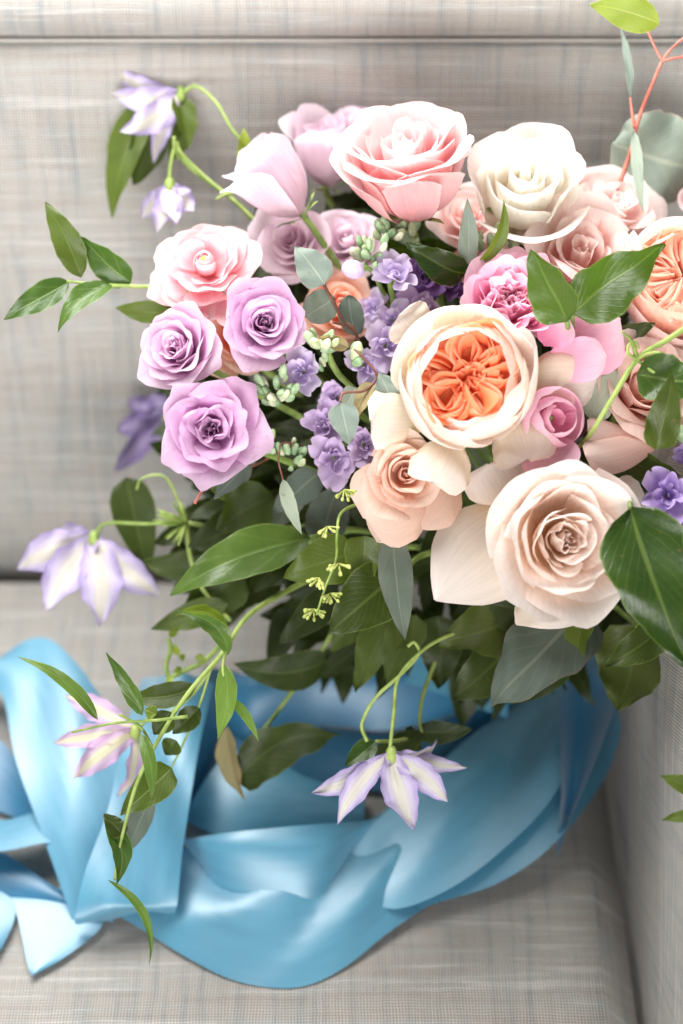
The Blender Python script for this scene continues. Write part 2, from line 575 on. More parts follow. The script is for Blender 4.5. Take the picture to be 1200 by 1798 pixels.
M['piping'] = plain_mat('linen_piping', '#a8a49e', '#bdb9b3', 0.85, 600, 0.1)
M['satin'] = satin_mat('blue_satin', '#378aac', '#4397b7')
M['satindeep'] = satin_mat('blue_satin_deep', '#0c648c', '#157098', 0.04)  # same satin darkened and dulled: shade of the folds put into the colour


# ------------------------------------------------------------------ sofa
def sheet(name, P, mat, parent, closed=False):
    """P: rows of points -> one sheet whose UV runs in metres along the surface"""
    rows, cols = len(P), len(P[0])
    V, UV = [], []
    v = 0.0
    for j in range(rows):
        if j:
            v += (Vector(P[j][cols // 2]) - Vector(P[j - 1][cols // 2])).length
        u = 0.0
        for i in range(cols):
            if i:
                u += (Vector(P[j][i]) - Vector(P[j][i - 1])).length
            V.append(P[j][i])
            UV.append((u, v))
    return link(name, V, gridfaces(cols - 1, rows - 1), mat, parent, UV)


def arc(c, r, a0, a1, n):
    return [(c[0] + r * math.cos(math.radians(a0 + (a1 - a0) * i / n)), c[1] + r * math.sin(math.radians(a0 + (a1 - a0) * i / n))) for i in range(n + 1)]


sofa = tag(empty('sofa', (0, 0, 0)), 'grey beige woven linen sofa with tall back and one arm, under the bouquet', 'sofa')
rs = random.Random(5)


def sweep_x(name, prof, x0, x1, nx, mat, puff=None):
    P = []
    for (y, z) in prof:
        row = []
        for i in range(nx + 1):
            x = x0 + (x1 - x0) * i / nx
            dy, dz = puff(x, y, z) if puff else (0, 0)
            row.append((x, y + dy, z + dz))
        P.append(row)
    return sheet(name, P, mat, sofa)


# seat cushion: front edge, flat top, rounded back edge tucked under the back cushion
seat_prof = [(-0.62, -0.16)] + arc((-0.59, -0.03), 0.03, 180, 90, 6) + [(-0.59 + 0.02 * k, 0.0) for k in range(1, 29)] + arc((-0.022, -0.022), 0.022, 90, 0, 6) + [(0.0, -0.16)]
sweep_x('seat_cushion', seat_prof, -0.9, 0.2, 44, M['fabric'],
        lambda x, y, z: (0, (0.005 * math.sin(x * 9 + 1) * math.sin(y * 11) - 0.03 * max(0, (x - 0.185) / 0.015) ** 2 if z > -0.02 else 0)))
# back cushion leaning 12 degrees
bd = Vector((math.sin(math.radians(12)), math.cos(math.radians(12))))
bn = Vector((bd.y, -bd.x))


def bk(s, off):
    return (0.005 + bd.x * s + bn.x * (-off), bd.y * s - bn.y * off)


back_prof = [bk(-0.10, -0.03)] + [bk(-0.02, -0.015), bk(0.0, -0.006), bk(0.012, 0.0)] + [bk(0.03 + 0.0198 * k, 0.004 * math.sin(math.pi * k / 20)) for k in range(21)] + [bk(0.434, -0.003), bk(0.440, -0.012), bk(0.442, -0.03)]
sweep_x('back_cushion', back_prof, -0.9, 0.6, 60, M['fabric'], lambda x, y, z: (0.003 * math.sin(x * 7 + z * 5), 0))
# rolled top rail above the seam
rail = [bk(0.441, -0.06), bk(0.441, -0.014), bk(0.443, -0.004), bk(0.449, 0.002), bk(0.458, 0.006), bk(0.468, 0.006), bk(0.478, 0.003), bk(0.486, -0.008), bk(0.491, -0.022), bk(0.494, -0.06), bk(0.494, -0.11), bk(0.48, -0.13), bk(0.30, -0.14), bk(-0.1, -0.14)]
sweep_x('top_rail', rail, -0.9, 0.6, 60, M['fabric'])
tube('seam_piping', [Vector((x, *bk(0.4405, -0.004))) for x in (-0.9, -0.4, 0.0, 0.3, 0.6)], 0.0016, 0.0016, M['piping'], sofa, 24, 6)
# arm: inner face rising and rolling outward
arm_prof = [(0.206, -0.16), (0.206, -0.02), (0.2055, 0.0), (0.205, 0.03), (0.2045, 0.07), (0.204, 0.11), (0.204, 0.15), (0.205, 0.19), (0.208, 0.22), (0.214, 0.245), (0.226, 0.265), (0.245, 0.278), (0.275, 0.284), (0.32, 0.284), (0.36, 0.27), (0.378, 0.24), (0.38, 0.1), (0.38, -0.16)]
P = []
for j in range(40):
    y = -0.66 + 0.74 * j / 39
    P.append([(x + 0.002 * math.sin(y * 13), y, z) for (x, z) in arm_prof])
sheet('arm', P, M['fabricarm'], sofa)


# ------------------------------------------------------------------ ribbons
def ribbon(label, secs, mat='satin', n=48, nu=10, belly=0.0, name='ribbon', crease=0.0):
    """secs: (x0,y0,h0, x1,y1,h1) the two edges of the ribbon on photo pixels with heights over the seat"""
    A = catmull([np.array(onto(s[0], s[1], s[2])) for s in secs], n)
    B = catmull([np.array(onto(s[3], s[4], s[5])) for s in secs], n)
    V, UV = [], []
    r = random.Random(label)
    ph = [r.uniform(0, 6) for _ in range(4)]
    for j in range(n + 1):
        t = j / n
        for i in range(nu + 1):
            u = i / nu
            p = A[j] * (1 - u) + B[j] * u
            p = p + np.array((0, 0, 1)) * (belly * math.sin(math.pi * u) + crease * (4 * abs((2.2 * t + 0.9 * u + ph[0]) % 1 - 0.5) - 1) * math.sin(math.pi * u))
            p[2] = max(p[2], 0.0012)
            V.append(p)
            UV.append((u * 0.08, t * 0.4))
    o = link(name, V, gridfaces(nu, n), M[mat], None, UV)
    return tag(o, label, 'ribbon', 'blue satin ribbons on the sofa seat')


# wide strip falling from the upper left to the lower centre
ribbon('wide pale blue ribbon strip running down from the rounded loop at far left',
       [(-150, 1330, .012, -60, 1200, .03), (-60, 1220, .03, 60, 1120, .05), (0, 1215, .045, 135, 1165, .055), (30, 1340, .045, 215, 1290, .046), (80, 1480, .03, 270, 1420, .034), (115, 1580, .014, 290, 1500, .02), (130, 1625, .004, 290, 1590, .008)], belly=0.006, crease=.005)
ribbon('pale blue ribbon panel under the trailing vine, hanging from the dark fold',
       [(375, 1200, .055, 250, 1190, .065), (352, 1300, .062, 215, 1300, .064), (335, 1400, .058, 190, 1420, .058), (320, 1500, .046, 150, 1530, .044), (312, 1585, .030, 132, 1612, .026), (306, 1606, .014, 136, 1624, .012)], belly=0.006, crease=.005)
ribbon('short blue ribbon tail with a slanted cut end at lower left',
       [(180, 1560, .004, 5, 1560, .006), (185, 1600, .005, 25, 1590, .007), (172, 1635, .004, 40, 1650, .005), (115, 1680, .003, 48, 1690, .003), (60, 1712, .002, 55, 1714, .002)], belly=0.001, n=70)
ribbon('sliver of pale blue ribbon end at the left photo edge',
       [(30, 1570, .006, -120, 1560, .01), (22, 1625, .005, -110, 1690, .006), (-20, 1705, .002, -110, 1790, .004)], belly=.003)
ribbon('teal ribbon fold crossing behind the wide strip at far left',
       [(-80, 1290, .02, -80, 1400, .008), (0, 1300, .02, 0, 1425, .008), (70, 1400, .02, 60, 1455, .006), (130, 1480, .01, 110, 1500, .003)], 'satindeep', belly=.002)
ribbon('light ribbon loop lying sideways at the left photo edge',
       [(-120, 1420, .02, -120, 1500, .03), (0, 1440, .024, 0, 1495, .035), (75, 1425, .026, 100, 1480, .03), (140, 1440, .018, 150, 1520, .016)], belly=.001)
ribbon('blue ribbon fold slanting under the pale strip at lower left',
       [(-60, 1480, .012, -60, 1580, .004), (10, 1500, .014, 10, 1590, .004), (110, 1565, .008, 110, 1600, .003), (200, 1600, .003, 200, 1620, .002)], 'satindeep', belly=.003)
# the front swag
ribbon('broad blue ribbon sweeping from the sofa arm down to the front swag',
       [(560, 1500, .004, 560, 1640, .003), (640, 1450, .012, 660, 1625, .005), (720, 1385, .02, 760, 1588, .012), (830, 1290, .018, 880, 1548, .018), (930, 1230, .012, 985, 1470, .03), (1010, 1180, .010, 1072, 1345, .034), (1040, 1140, .014, 1096, 1225, .048), (1040, 1090, .03, 1085, 1130, .06)], 'satin', n=80, belly=0.006, crease=.004)
ribbon('upper blue ribbon layer lying across the sweep below the greenery',
       [(600, 1470, .022, 620, 1560, .014), (660, 1440, .026, 690, 1596, .018), (740, 1375, .030, 790, 1560, .024), (830, 1290, .030, 885, 1490, .032), (920, 1230, .026, 970, 1400, .040), (990, 1180, .024, 1010, 1300, .046), (1020, 1130, .03, 1030, 1190, .05)], 'satin', n=70, belly=0.003, crease=.003)
ribbon('scalloped blue ribbon end bulging forward at the bottom of the front swag',
       [(150, 1500, .008, 150, 1585, .003), (240, 1490, .012, 225, 1618, .003), (330, 1490, .018, 330, 1682, .004), (420, 1520, .016, 420, 1724, .003), (510, 1490, .030, 520, 1734, .004), (600, 1460, .026, 600, 1702, .006), (690, 1420, .014, 690, 1632, .010), (780, 1380, .008, 800, 1560, .010)], 'satin', n=80, belly=0.010, crease=.006)
ribbon('pale turned over ribbon fold in the middle of the front swag',
       [(310, 1475, .02, 330, 1500, .008), (400, 1462, .05, 385, 1560, .018), (500, 1452, .055, 480, 1585, .022), (590, 1445, .045, 560, 1578, .022), (650, 1440, .022, 630, 1500, .014), (720, 1420, .010, 720, 1450, .006)], belly=.010)
ribbon('upright ribbon fold standing against the sofa arm',
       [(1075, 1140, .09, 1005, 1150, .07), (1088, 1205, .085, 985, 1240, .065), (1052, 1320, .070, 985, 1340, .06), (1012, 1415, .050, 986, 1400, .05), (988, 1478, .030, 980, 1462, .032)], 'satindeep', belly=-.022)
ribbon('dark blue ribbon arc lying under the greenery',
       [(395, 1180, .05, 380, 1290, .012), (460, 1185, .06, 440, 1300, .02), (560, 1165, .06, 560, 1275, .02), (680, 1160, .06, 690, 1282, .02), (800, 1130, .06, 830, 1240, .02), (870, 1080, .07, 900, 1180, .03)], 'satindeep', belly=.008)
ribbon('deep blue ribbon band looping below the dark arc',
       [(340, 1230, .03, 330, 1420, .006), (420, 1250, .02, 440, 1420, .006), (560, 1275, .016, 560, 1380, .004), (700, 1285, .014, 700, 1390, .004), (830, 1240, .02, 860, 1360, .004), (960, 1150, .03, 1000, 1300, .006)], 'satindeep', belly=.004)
ribbon('blue ribbon piece slanting from the vine towards the grey seat gap',
       [(400, 1320, .03, 320, 1440, .012), (470, 1330, .03, 400, 1470, .012), (540, 1365, .022, 510, 1462, .008), (640, 1400, .006, 640, 1450, .003)], 'satin', belly=.006)
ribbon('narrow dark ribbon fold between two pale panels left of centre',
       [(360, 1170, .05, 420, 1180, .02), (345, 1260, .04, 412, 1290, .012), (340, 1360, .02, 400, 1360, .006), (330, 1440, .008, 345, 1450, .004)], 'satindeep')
ribbon('bright blue ribbon peeking between olive leaves under the roses',
       [(740, 1120, .07, 690, 1190, .05), (800, 1130, .07, 780, 1220, .05), (860, 1150, .06, 830, 1240, .04), (900, 1170, .05, 890, 1260, .03)], 'satin')


# ------------------------------------------------------------------ petals and flowers
def wav(rng, U, V, fu, fv, n=4):
    out = np.zeros_like(U)
    for _ in range(n):
        out += np.sin(rng.uniform(0.4, 1) * fu * U + rng.uniform(-1, 1) * fv * V + rng.uniform(0, 6.28)) / n
    return out


def cup_petal(rng, L, W, a0, a1, a2, theta, r0=0.05, z0=0.0, vb=0.7, rim=0.28, pw=2.6, tip=0.0, side=0.0,
              spiral=0.05, ruf=0.02, cap=1.6, notch=0.0, nu=14, nv=12, lump=0.015, rm=0.3):
    """a petal of a cupped flower, in units of the flower radius; angles in degrees from the axis"""
    vv = np.linspace(0, 1, 80)
    a = np.where(vv < vb, a0 + (a1 - a0) * (0.5 - 0.5 * np.cos(np.pi * np.clip(vv / vb, 0, 1))),
                 a1 + (a2 - a1) * np.clip((vv - vb) / (1 - vb), 0, 1) ** 1.5)
    a = np.radians(a)
    rr = r0 + L * np.concatenate([[0], np.cumsum(0.5 * (np.sin(a[1:]) + np.sin(a[:-1])) / 79)])
    zz = z0 + L * np.concatenate([[0], np.cumsum(0.5 * (np.cos(a[1:]) + np.cos(a[:-1])) / 79)])
    U, V = np.meshgrid(np.linspace(-1, 1, nu + 1), np.linspace(0, 1, nv + 1))
    au = np.abs(U)
    top = 1 - rim * au ** pw + tip * np.exp(-(U / 0.22) ** 2) - notch * np.exp(-((U - rng.uniform(-.3, .3)) / 0.12) ** 2)
    top = top + 0.03 * wav(rng, U, V * 0, 6, 0) + 0.025 * wav(rng, U, V * 0, 14, 0)
    vp = V * top
    r = np.interp(vp, vv, rr)
    z = np.interp(vp, vv, zz)
    al = np.interp(vp, vv, a)
    over = np.clip(vp - 1, 0, None)
    r += over * L * np.sin(a[-1])
    z += over * L * np.cos(a[-1])
    hw = W * (0.22 + 0.78 * np.sin(np.pi / 2 * np.clip(vp / 0.62, 0, 1)))
    ang = np.clip(hw / np.maximum(r, rm), 0, cap) * U
    nrm = ruf * V ** 2 * wav(rng, U, V, 7, 4) * 2 + lump * wav(rng, U, V, 3.2, 4) * 2 * V
    nrm += (0.18 * ruf + 0.003) * V * wav(rng, U, V, 11, 9)
    nrm += side * (np.clip(au - 0.45, 0, 1) / 0.55) ** 2 * np.clip(V - 0.15, 0, 1)
    r2 = r * (1 + spiral * U) + nrm * np.cos(al)
    z2 = z - nrm * np.sin(al)
    ph = theta + ang
    X, Y = r2 * np.cos(ph), r2 * np.sin(ph)
    P = np.stack([X, Y, z2], -1).reshape(-1, 3)
    UV = np.stack([U * 0.5 + 0.5, V], -1).reshape(-1, 2)
    return P, gridfaces(nu, nv), UV


def normalize(root, R, keep=1.0):
    """scale the petals built so far so that the flower has radius R"""
    m = 0
    for c in root.children:
        if c.type == 'MESH':
            co = np.empty(len(c.data.vertices) * 3, dtype=np.float32)
            c.data.vertices.foreach_get('co', co)
            co = co.reshape(-1, 3)
            m = max(m, np.percentile(np.hypot(co[:, 0], co[:, 1]), 96))
    for c in root.children:
        if c.type == 'MESH':
            c.data.transform(Matrix.Scale(R * keep / m, 4))


BIND = at(960, 1000, 1.31)
ALLFLOWERS = []


def flower_root(name, label, cat, px, d, rpx, axis, spin, group):
    R = rpx * d / FPX
    ax = camdir(axis)
    c = at(px[0], px[1], d) - ax * (R * 0.45)
    root = tag(empty(name, c, ax, spin), label, cat, group)
    ALLFLOWERS.append((root, c, ax, R))
    return root, R


def add_stem(root, R, calyx=True, length=0.55, r=0.0024):
    c = root.matrix_world.translation
    ax = (root.matrix_world.to_3x3() @ Vector((0, 0, 1))).normalized()
    rg = random.Random(root.name)
    b = BIND + Vector((rg.uniform(-1, 1), rg.uniform(-1, 1), rg.uniform(-1, 1))) * 0.012
    tube('stem', [c + ax * R * 0.05, c - ax * R * 0.6, (c - ax * R * 0.9) * 0.5 + b * 0.5, b], r, r, M['stem'], root, 10, 6)
    if calyx:
        for k in range(5):
            P, F, UV = cup_petal(rg, 0.62, 0.10, 80, 55 + rg.uniform(-15, 25), 120, k * 1.2566 + 0.3, r0=0.03, z0=-0.06, rim=0.85, pw=1.4, nu=4, nv=6, rm=0.2, lump=0, ruf=0.02)
            link('sepal', P * R, F, M['calyx'], root, UV)


def whorl(root, R, n, seed, prm, mat, t0=0.0, t1=1.0, name='petal', gold=2.39996, th0=0.0):
    rng = random.Random(seed)
    for i in range(n):
        t = t0 + (t1 - t0) * (i / max(1, n - 1))
        g = {k: interp(v, t) for k, v in prm.items()}
        j = g.pop('jit', 0.05)
        for k in ('L', 'W'):
            g[k] *= 1 + rng.uniform(-j, j)
        for k in ('a0', 'a1', 'a2'):
            g[k] += rng.uniform(-1, 1) * j * 120
        nu = 16 if t > 0.25 else 12
        P, F, UV = cup_petal(rng, theta=th0 + i * gold + rng.uniform(-.15, .15), nu=nu, nv=13, **g)
        mm = mat(t, i) if callable(mat) else mat
        link(name, P * R, F, mm, root, UV)


def quarters(root, R, seed, mat, nq=5, K=5, rmax=0.8, rmin=0.05, ztop=0.55, zc=0.4, zb=0.0, wave=0.06, th0=0.0):
    """broad petals folded into nested, leaning hairpins that fill the cup of a garden rose"""
    rng = random.Random(seed)
    wd = [rng.uniform(0.7, 1.5) for _ in range(nq)]
    tot = sum(wd)
    acc = th0
    for q in range(nq):
        half = math.pi * wd[q] / tot
        tq = acc + half
        acc += 2 * half
        rq = rmax * rng.uniform(0.9, 1.05)
        lean = rng.choice((-1, 1)) * rng.uniform(0.25, 0.5)
        bend = rng.uniform(-0.7, 0.7)
        Kq = max(3, int(round(K * wd[q])))
        fs = sorted([0.0] + [rng.uniform(0.08, 0.95) for _ in range(Kq - 1)])
        for f in fs:
            h = half * (1 - f) * 1.05 + 0.04
            rm_ = rq * (1 - 0.40 * f ** 1.3) * rng.uniform(0.92, 1.04)
            ri = rmin * rng.uniform(0.6, 6.0)
            nu, nv = 30, 8
            S, T = np.meshgrid(np.linspace(-1, 1, nu + 1), np.linspace(0, 1, nv + 1))
            rad = ri + (rm_ - ri) * (1 - np.abs(S) ** 2.2)
            ox, oy = rng.uniform(-.09, .09), rng.uniform(-.09, .09)
            an = tq + rng.uniform(-.06, .06) + h * np.sin(S * np.pi / 2) + bend * (rad / rmax - 0.4) * 0.5
            w1 = wav(rng, S, T, 7, 2) * wave * (0.3 + T) * (0.4 + rad)
            rad2 = rad * (1 + 0.16 * (T - 0.6)) + w1
            an2 = an + wav(rng, S, T, 8, 2) * 0.12 * T + lean * (T ** 1.4 - 0.3) * np.sqrt(np.clip(1 - rad / rmax * 0.5, 0, 1))
            zt = zc + (ztop - zc) * (rad / rmax) ** 1.2 + rng.uniform(-.05, .05) + 0.05 * wav(rng, S, T * 0, 9, 0) - 0.06 * f
            z = zb + (zt - zb) * np.sin(T * np.pi / 2 * 1.08)
            P = np.stack([rad2 * np.cos(an2) + ox, rad2 * np.sin(an2) + oy, z], -1).reshape(-1, 3)
            UV = np.stack([S * 0.5 + 0.5, T], -1).reshape(-1, 2)
            link('inner_petal', P * R, gridfaces(nu, nv), mat, root, UV)


def leaf_geo(P0, P1, W, roll=0.0, bend=0.0, fold=0.25, cup=0.0, twist=0.0, droop=0.0, curl=0.0, roll_rim=0.0, ruf=0.0, shape='lance', seed=0, nu=8, nv=14, toward=None, sway=0.0):
    """a leaf or broad petal from P0 to P1, its face turned to the camera and rolled about its axis"""
    rng = random.Random(seed)
    P0, P1 = Vector(P0), Vector(P1)
    A = P1 - P0
    Ln = A.length
    A = A / Ln
    tw = Vector(toward) if toward is not None else (CAM - (P0 + P1) / 2).normalized()
    Nn = (tw - A * tw.dot(A)).normalized()
    Nn = (Matrix.Rotation(roll, 3, A) @ Nn).normalized()
    S0 = A.cross(Nn).normalized()
    V, UV = [], []
    ph = [rng.uniform(0, 6.28) for _ in range(4)]
    for j in range(nv + 1):
        v = j / nv
        if shape == 'lance':
            wv = math.sin(math.pi * min(1, v ** 0.72)) ** 0.85
        elif shape == 'ovate':
            wv = math.sin(math.pi * min(1, v ** 0.6)) ** 0.75
        elif shape == 'heart':
            wv = (min(1, v * 4.5)) ** 0.5 * (1 - v ** 2.0) ** 0.9
        elif shape == 'round':
            wv = math.sqrt(max(0, 1 - (2 * v - 1) ** 2))
        elif shape == 'petal':
            wv = (0.25 + 0.75 * math.sin(math.pi / 2 * min(1, v / 0.6))) * (1 - max(0, (v - 0.55) / 0.45) ** 3.2) ** 0.55
        elif shape == 'clem':
            wv = (0.30 + 0.70 * math.sin(math.pi / 2 * min(1, v / 0.55))) * (1 - max(0, (v - 0.5) / 0.5) ** 1.7) ** 0.9
        else:
            wv = math.sin(math.pi * v) ** 0.7
        wv = max(wv, 0.02)
        a = twist * v
        S = S0 * math.cos(a) + Nn * math.sin(a)
        Nv = Nn * math.cos(a) - S0 * math.sin(a)
        C = P0 + A * (Ln * v) + Nn * (bend * Ln * 4 * v * (1 - v)) + S0 * (sway * Ln * 4 * v * (1 - v)) + Nn * (curl * Ln * max(0, v - 0.6) ** 2 * 6) + Vector((0, 0, -1)) * (droop * Ln * v * v)
        for i in range(nu + 1):
            u = -1 + 2 * i / nu
            hw = W * 0.5 * wv
            e = roll_rim * hw * (max(0, abs(u) - .55) / .45) ** 2 + ruf * W * (math.sin(u * 4 + v * 17 + ph[0]) * abs(u) ** 2 + 0.6 * math.sin(u * 2 + v * 9 + ph[1]))
            eo = 1 + ruf * 0.5 * math.sin(v * 31 + ph[2] + u) * abs(u)
            V.append(C + S * (hw * u * eo) + Nv * (fold * hw * abs(u) + cup * hw * u * u + e))
            UV.append(((u + 1) / 2, v))
    return V, gridfaces(nu, nv), UV


def leaf(parent, b, t, wpx, d0, d1=None, mat='mid', name='leaf', label=None, **kw):
    d1 = d0 if d1 is None else d1
    P0, P1 = at(b[0], b[1], d0), at(t[0], t[1], d1)
    kw.setdefault('seed', int(b[0] * 7 + t[1]))
    if 'petal' not in name:
        rr = random.Random(kw['seed'] * 3 + 1)
        kw.setdefault('ruf', rr.uniform(.03, .08))
        kw.setdefault('bend', rr.uniform(-.03, .08))
        kw.setdefault('twist', rr.uniform(-.45, .45))
        kw.setdefault('curl', rr.uniform(-.12, .04))
        kw.setdefault('sway', rr.uniform(-.04, .04))
    V, F, UV = leaf_geo(P0, P1, wpx * (d0 + d1) / 2 / FPX, **kw)
    o = link(name, inv(parent, V), F, M[mat], parent, UV)
    if label:
        o['label'] = label
    return o


def pstem(parent, pts, r0, r1, mat='stem', name='stem', n=None, sides=6):
    P = [at(*p) for p in pts]
    return tube(name, P, r0, r1, M[mat], parent, n or max(8, 5 * len(P)), sides)


ROSES = 'roses in the bouquet'
HT = dict(L=(.46, .68, .94, 1.16), W=(.26, .48, .74, .86), a0=(6, 34, 60, 80), a1=(-6, 2, 16, 40), a2=(-14, 18, 70, 125),
          r0=(.015, .04, .06, .07), z0=(.26, .14, .03, -.03), side=(0, .03, .10, .16), ruf=(.012, .024, .032, .04), spiral=(.16, .08, .06, .05),
          cap=(2.3, 1.6, 1.3, 1.15), rim=(.18, .22, .24, .24), pw=3.2, tip=(0, .02, .03, .04), jit=.08, lump=(.012, .022, .032, .042))


def hp(**kw):
    d = dict(HT)
    d.update(kw)
    return d


def rose(label, px, d, rpx, axis, mat, n=30, seed=1, prm=None, spin=0.0, name='rose', cat='rose', group=ROSES, stem=True):
    root, R = flower_root(name, label, cat, px, d, rpx, axis, spin, group)
    whorl(root, R, n, seed, prm or HT, mat if callable(mat) else M[mat])
    normalize(root, R)
    if stem:
        add_stem(root, R)
    return root, R


# --- lavender roses
LAV = hp(ruf=(.015, .03, .035, .04), tip=(0, .03, .06, .08), a2=(-10, 30, 75, 110), W=(.22, .44, .62, .70), cap=(2.2, 1.5, 1.2, 1.0), jit=.08)
rose('lavender rose at upper right of the trio, with the most tightly rolled heart', (465, 567), 1.075, 84, (.12, .12, 1), 'lavender', 34, 11, LAV, .5)
rose('lavender rose at the left of the trio, facing up and left below the pink ranunculus', (312, 612), 1.095, 82, (-.38, .22, 1), 'lavenderpink', 32, 12, LAV, 1.2)
rose('lavender rose at the bottom of the trio, widest open with a dark hollow heart', (372, 752), 1.07, 102, (0, .05, 1), 'lavenderdeep', 30, 13,
     hp(ruf=(.03, .05, .065, .07), tip=(0, .03, .08, .12), a2=(-5, 40, 90, 120), a1=(-4, 8, 22, 42), W=(.19, .42, .60, .70), L=(.34, .58, .92, 1.14), z0=(.12, .12, .03, 0), cap=(2.0, 1.4, 1.2, 1.0), jit=.09), .2)
# --- pale lilac roses
BUD = hp(z0=0, L=(1.3, 1.45, 1.55, 1.7), W=(.3, .5, .62, .66), a0=(15, 30, 42, 52), a1=(-4, -4, -2, 6), a2=(-8, 5, 20, 75), side=(0, .03, .06, .14), cap=(2.2, 1.6, 1.3, 1.0))
rose('half closed pale lilac rose leaning left, with a pointed tip', (505, 348), 1.15, 84, (-.62, .72, .30), 'lilac', 14, 21, BUD, 0, 'rose')
rose('blurred pale lilac rose behind the half closed one', (578, 295), 1.215, 78, (-.1, .75, .55), 'lilac', 16, 22, BUD, 1)
rose('pale lilac rose just showing behind the big pink rose', (640, 275), 1.225, 66, (.0, .8, .5), 'lilac', 16, 23, BUD, 2)
rose('pale lilac rose low behind the half closed one, mostly hidden', (515, 425), 1.175, 78, (-.3, .2, 1), 'lilac', 18, 24, HT, 2)
rose('pale lilac rose in shade right of the half closed one', (610, 420), 1.18, 76, (-.1, .4, 1), 'lilac', 18, 25, HT, 2)
# --- big pink rose
rose('large pale pink rose at the top centre, its pink cup seen from below the rim', (720, 312), 1.115, 148, (-.14, .74, .66), 'pink', 32, 31,
     hp(L=(1.0, 1.12, 1.28, 1.42), a0=(8, 30, 50, 62), a1=(-4, 0, 6, 12), a2=(-12, 15, 60, 105), W=(.26, .5, .8, .95), z0=(.0, -.05, -.1, -.14)), .7)
# --- white rose
rose('creamy white rose at the top right of the big pink rose', (916, 344), 1.122, 122, (.02, .42, .9), 'white', 17, 41,
     hp(L=(.66, .85, 1.04, 1.22), a1=(-8, -6, 2, 14), a2=(-14, 0, 30, 65), W=(.34, .64, .92, 1.0), cap=(2.2, 1.7, 1.4, 1.2)), .3)
# --- pale pinks on the right
rose('pale pink rose at the far right back, beside the grey round eucalyptus leaf', (1075, 366), 1.155, 108, (.25, .55, .8), 'palepink', 20, 51, HT, .1)
rose('pale pink rose low between the white rose and the glossy leaves', (1020, 456), 1.12, 116, (.0, .35, .94), 'palepink', 18, 52, hp(a1=(-6, -4, 4, 20)), .9)
rose('pink rose petal edge peeking in at the right photo edge', (1240, 350), 1.17, 55, (.1, .4, .9), 'pink', 16, 53, HT, .9)
rose('pale pink rose wedged low between the big pink rose and the white rose', (822, 385), 1.165, 78, (.0, .5, .9), 'palepink', 18, 56, HT, .5)
rose('blush rose deep behind the narrow pale eucalyptus leaf', (850, 470), 1.165, 70, (.0, .3, 1), 'blushpink', 18, 57, HT, .5)
# --- hidden peach and coral roses
rose('peach rose deep behind the round eucalyptus leaves', (600, 535), 1.165, 85, (.1, .2, 1), 'peach', 18, 54, HT, .9)
rose('coral pink rose deep between the lavender roses', (420, 590), 1.150, 85, (.1, .2, 1), 'peach', 18, 55, HT, .4)


# --- peach cream garden rose, the hero
root, R = flower_root('garden_rose', 'large cream garden rose with an open quartered orange heart', 'rose', (822, 664), 1.045, 136, (.0, .06, 1), 0.0, ROSES)
CUP = dict(L=(1.5, 1.62, 1.75), W=(.72, .85, .95), a0=(92, 98, 104), a1=(10, 14, 20), a2=(-72, -58, -35), r0=.06, z0=(-.30, -.36, -.42), vb=.66,
           rim=(.16, .2, .24), ruf=(.035, .03, .025), spiral=.04, cap=1.15, lump=.02, jit=.05, notch=(.05, .03, .01), tip=0.0, side=0.0)
whorl(root, R, 15, 61, CUP, lambda t, i: M['peachcup'] if t < .55 else M['cream'])
quarters(root, R, 62, M['orange'], 5, 4, 0.70, 0.05, 0.58, 0.44, 0.22, 0.10, 0.55)
whorl(root, R, 7, 66, dict(L=.72, W=.45, a0=84, a1=78, a2=70, r0=.02, z0=.20, rim=.2, ruf=.04, lump=.03, cap=1.2, spiral=.1), M['orange'], name='inner_petal')
whorl(root, R, 9, 65, dict(L=(.26, .32, .4), W=(.2, .3, .4), a0=(20, 40, 60), a1=(5, 15, 25), a2=(20, 40, 50), r0=.03, z0=.22, rim=.25, ruf=.06, lump=.04, cap=1.3, spiral=.1, jit=.1), M['orange'], name='inner_petal')
normalize(root, R)
for (b, t, wd, d0, d1, kw) in [((748, 735), (660, 738), 112, 1.085, 1.055, dict(cup=-.25, bend=.08, curl=-.1)), ((800, 765), (765, 845), 112, 1.075, 1.052, dict(cup=-.3, bend=.10, curl=-.1)),
                                ((880, 780), (905, 815), 60, 1.085, 1.08, dict(cup=.1)), ((915, 660), (1048, 668), 110, 1.08, 1.072, dict(cup=-.2, bend=.06, curl=-.12)),
                                ((895, 715), (930, 808), 118, 1.075, 1.055, dict(cup=-.3, bend=.07)), ((745, 590), (702, 552), 90, 1.09, 1.085, dict(cup=.2))]:
    leaf(root, b, t, wd, d0, d1, 'cream', 'guard_petal', shape='petal', fold=0.0, nu=16, nv=18, ruf=.045, roll_rim=-.35, **kw)
add_stem(root, R)

# --- peach garden rose at the right edge
root, R = flower_root('garden_rose', 'peach garden rose with packed ruffled petals, cut by the right photo edge', 'rose', (1200, 482), 1.105, 122, (-.12, .38, .9), 0.4, ROSES)
whorl(root, R, 14, 63, dict(CUP, a2=(-60, -45, -20)), lambda t, i: M['peach'] if t < .7 else M['palepink'])
quarters(root, R, 64, M['peach'], 6, 5, 0.86, 0.05, 0.64, 0.50, 0.24, 0.07, 0.1)
whorl(root, R, 7, 67, dict(L=.85, W=.5, a0=84, a1=78, a2=70, r0=.02, z0=.22, rim=.2, ruf=.04, lump=.03, cap=1.2, spiral=.1), M['peach'], name='inner_petal')
normalize(root, R)
add_stem(root, R)

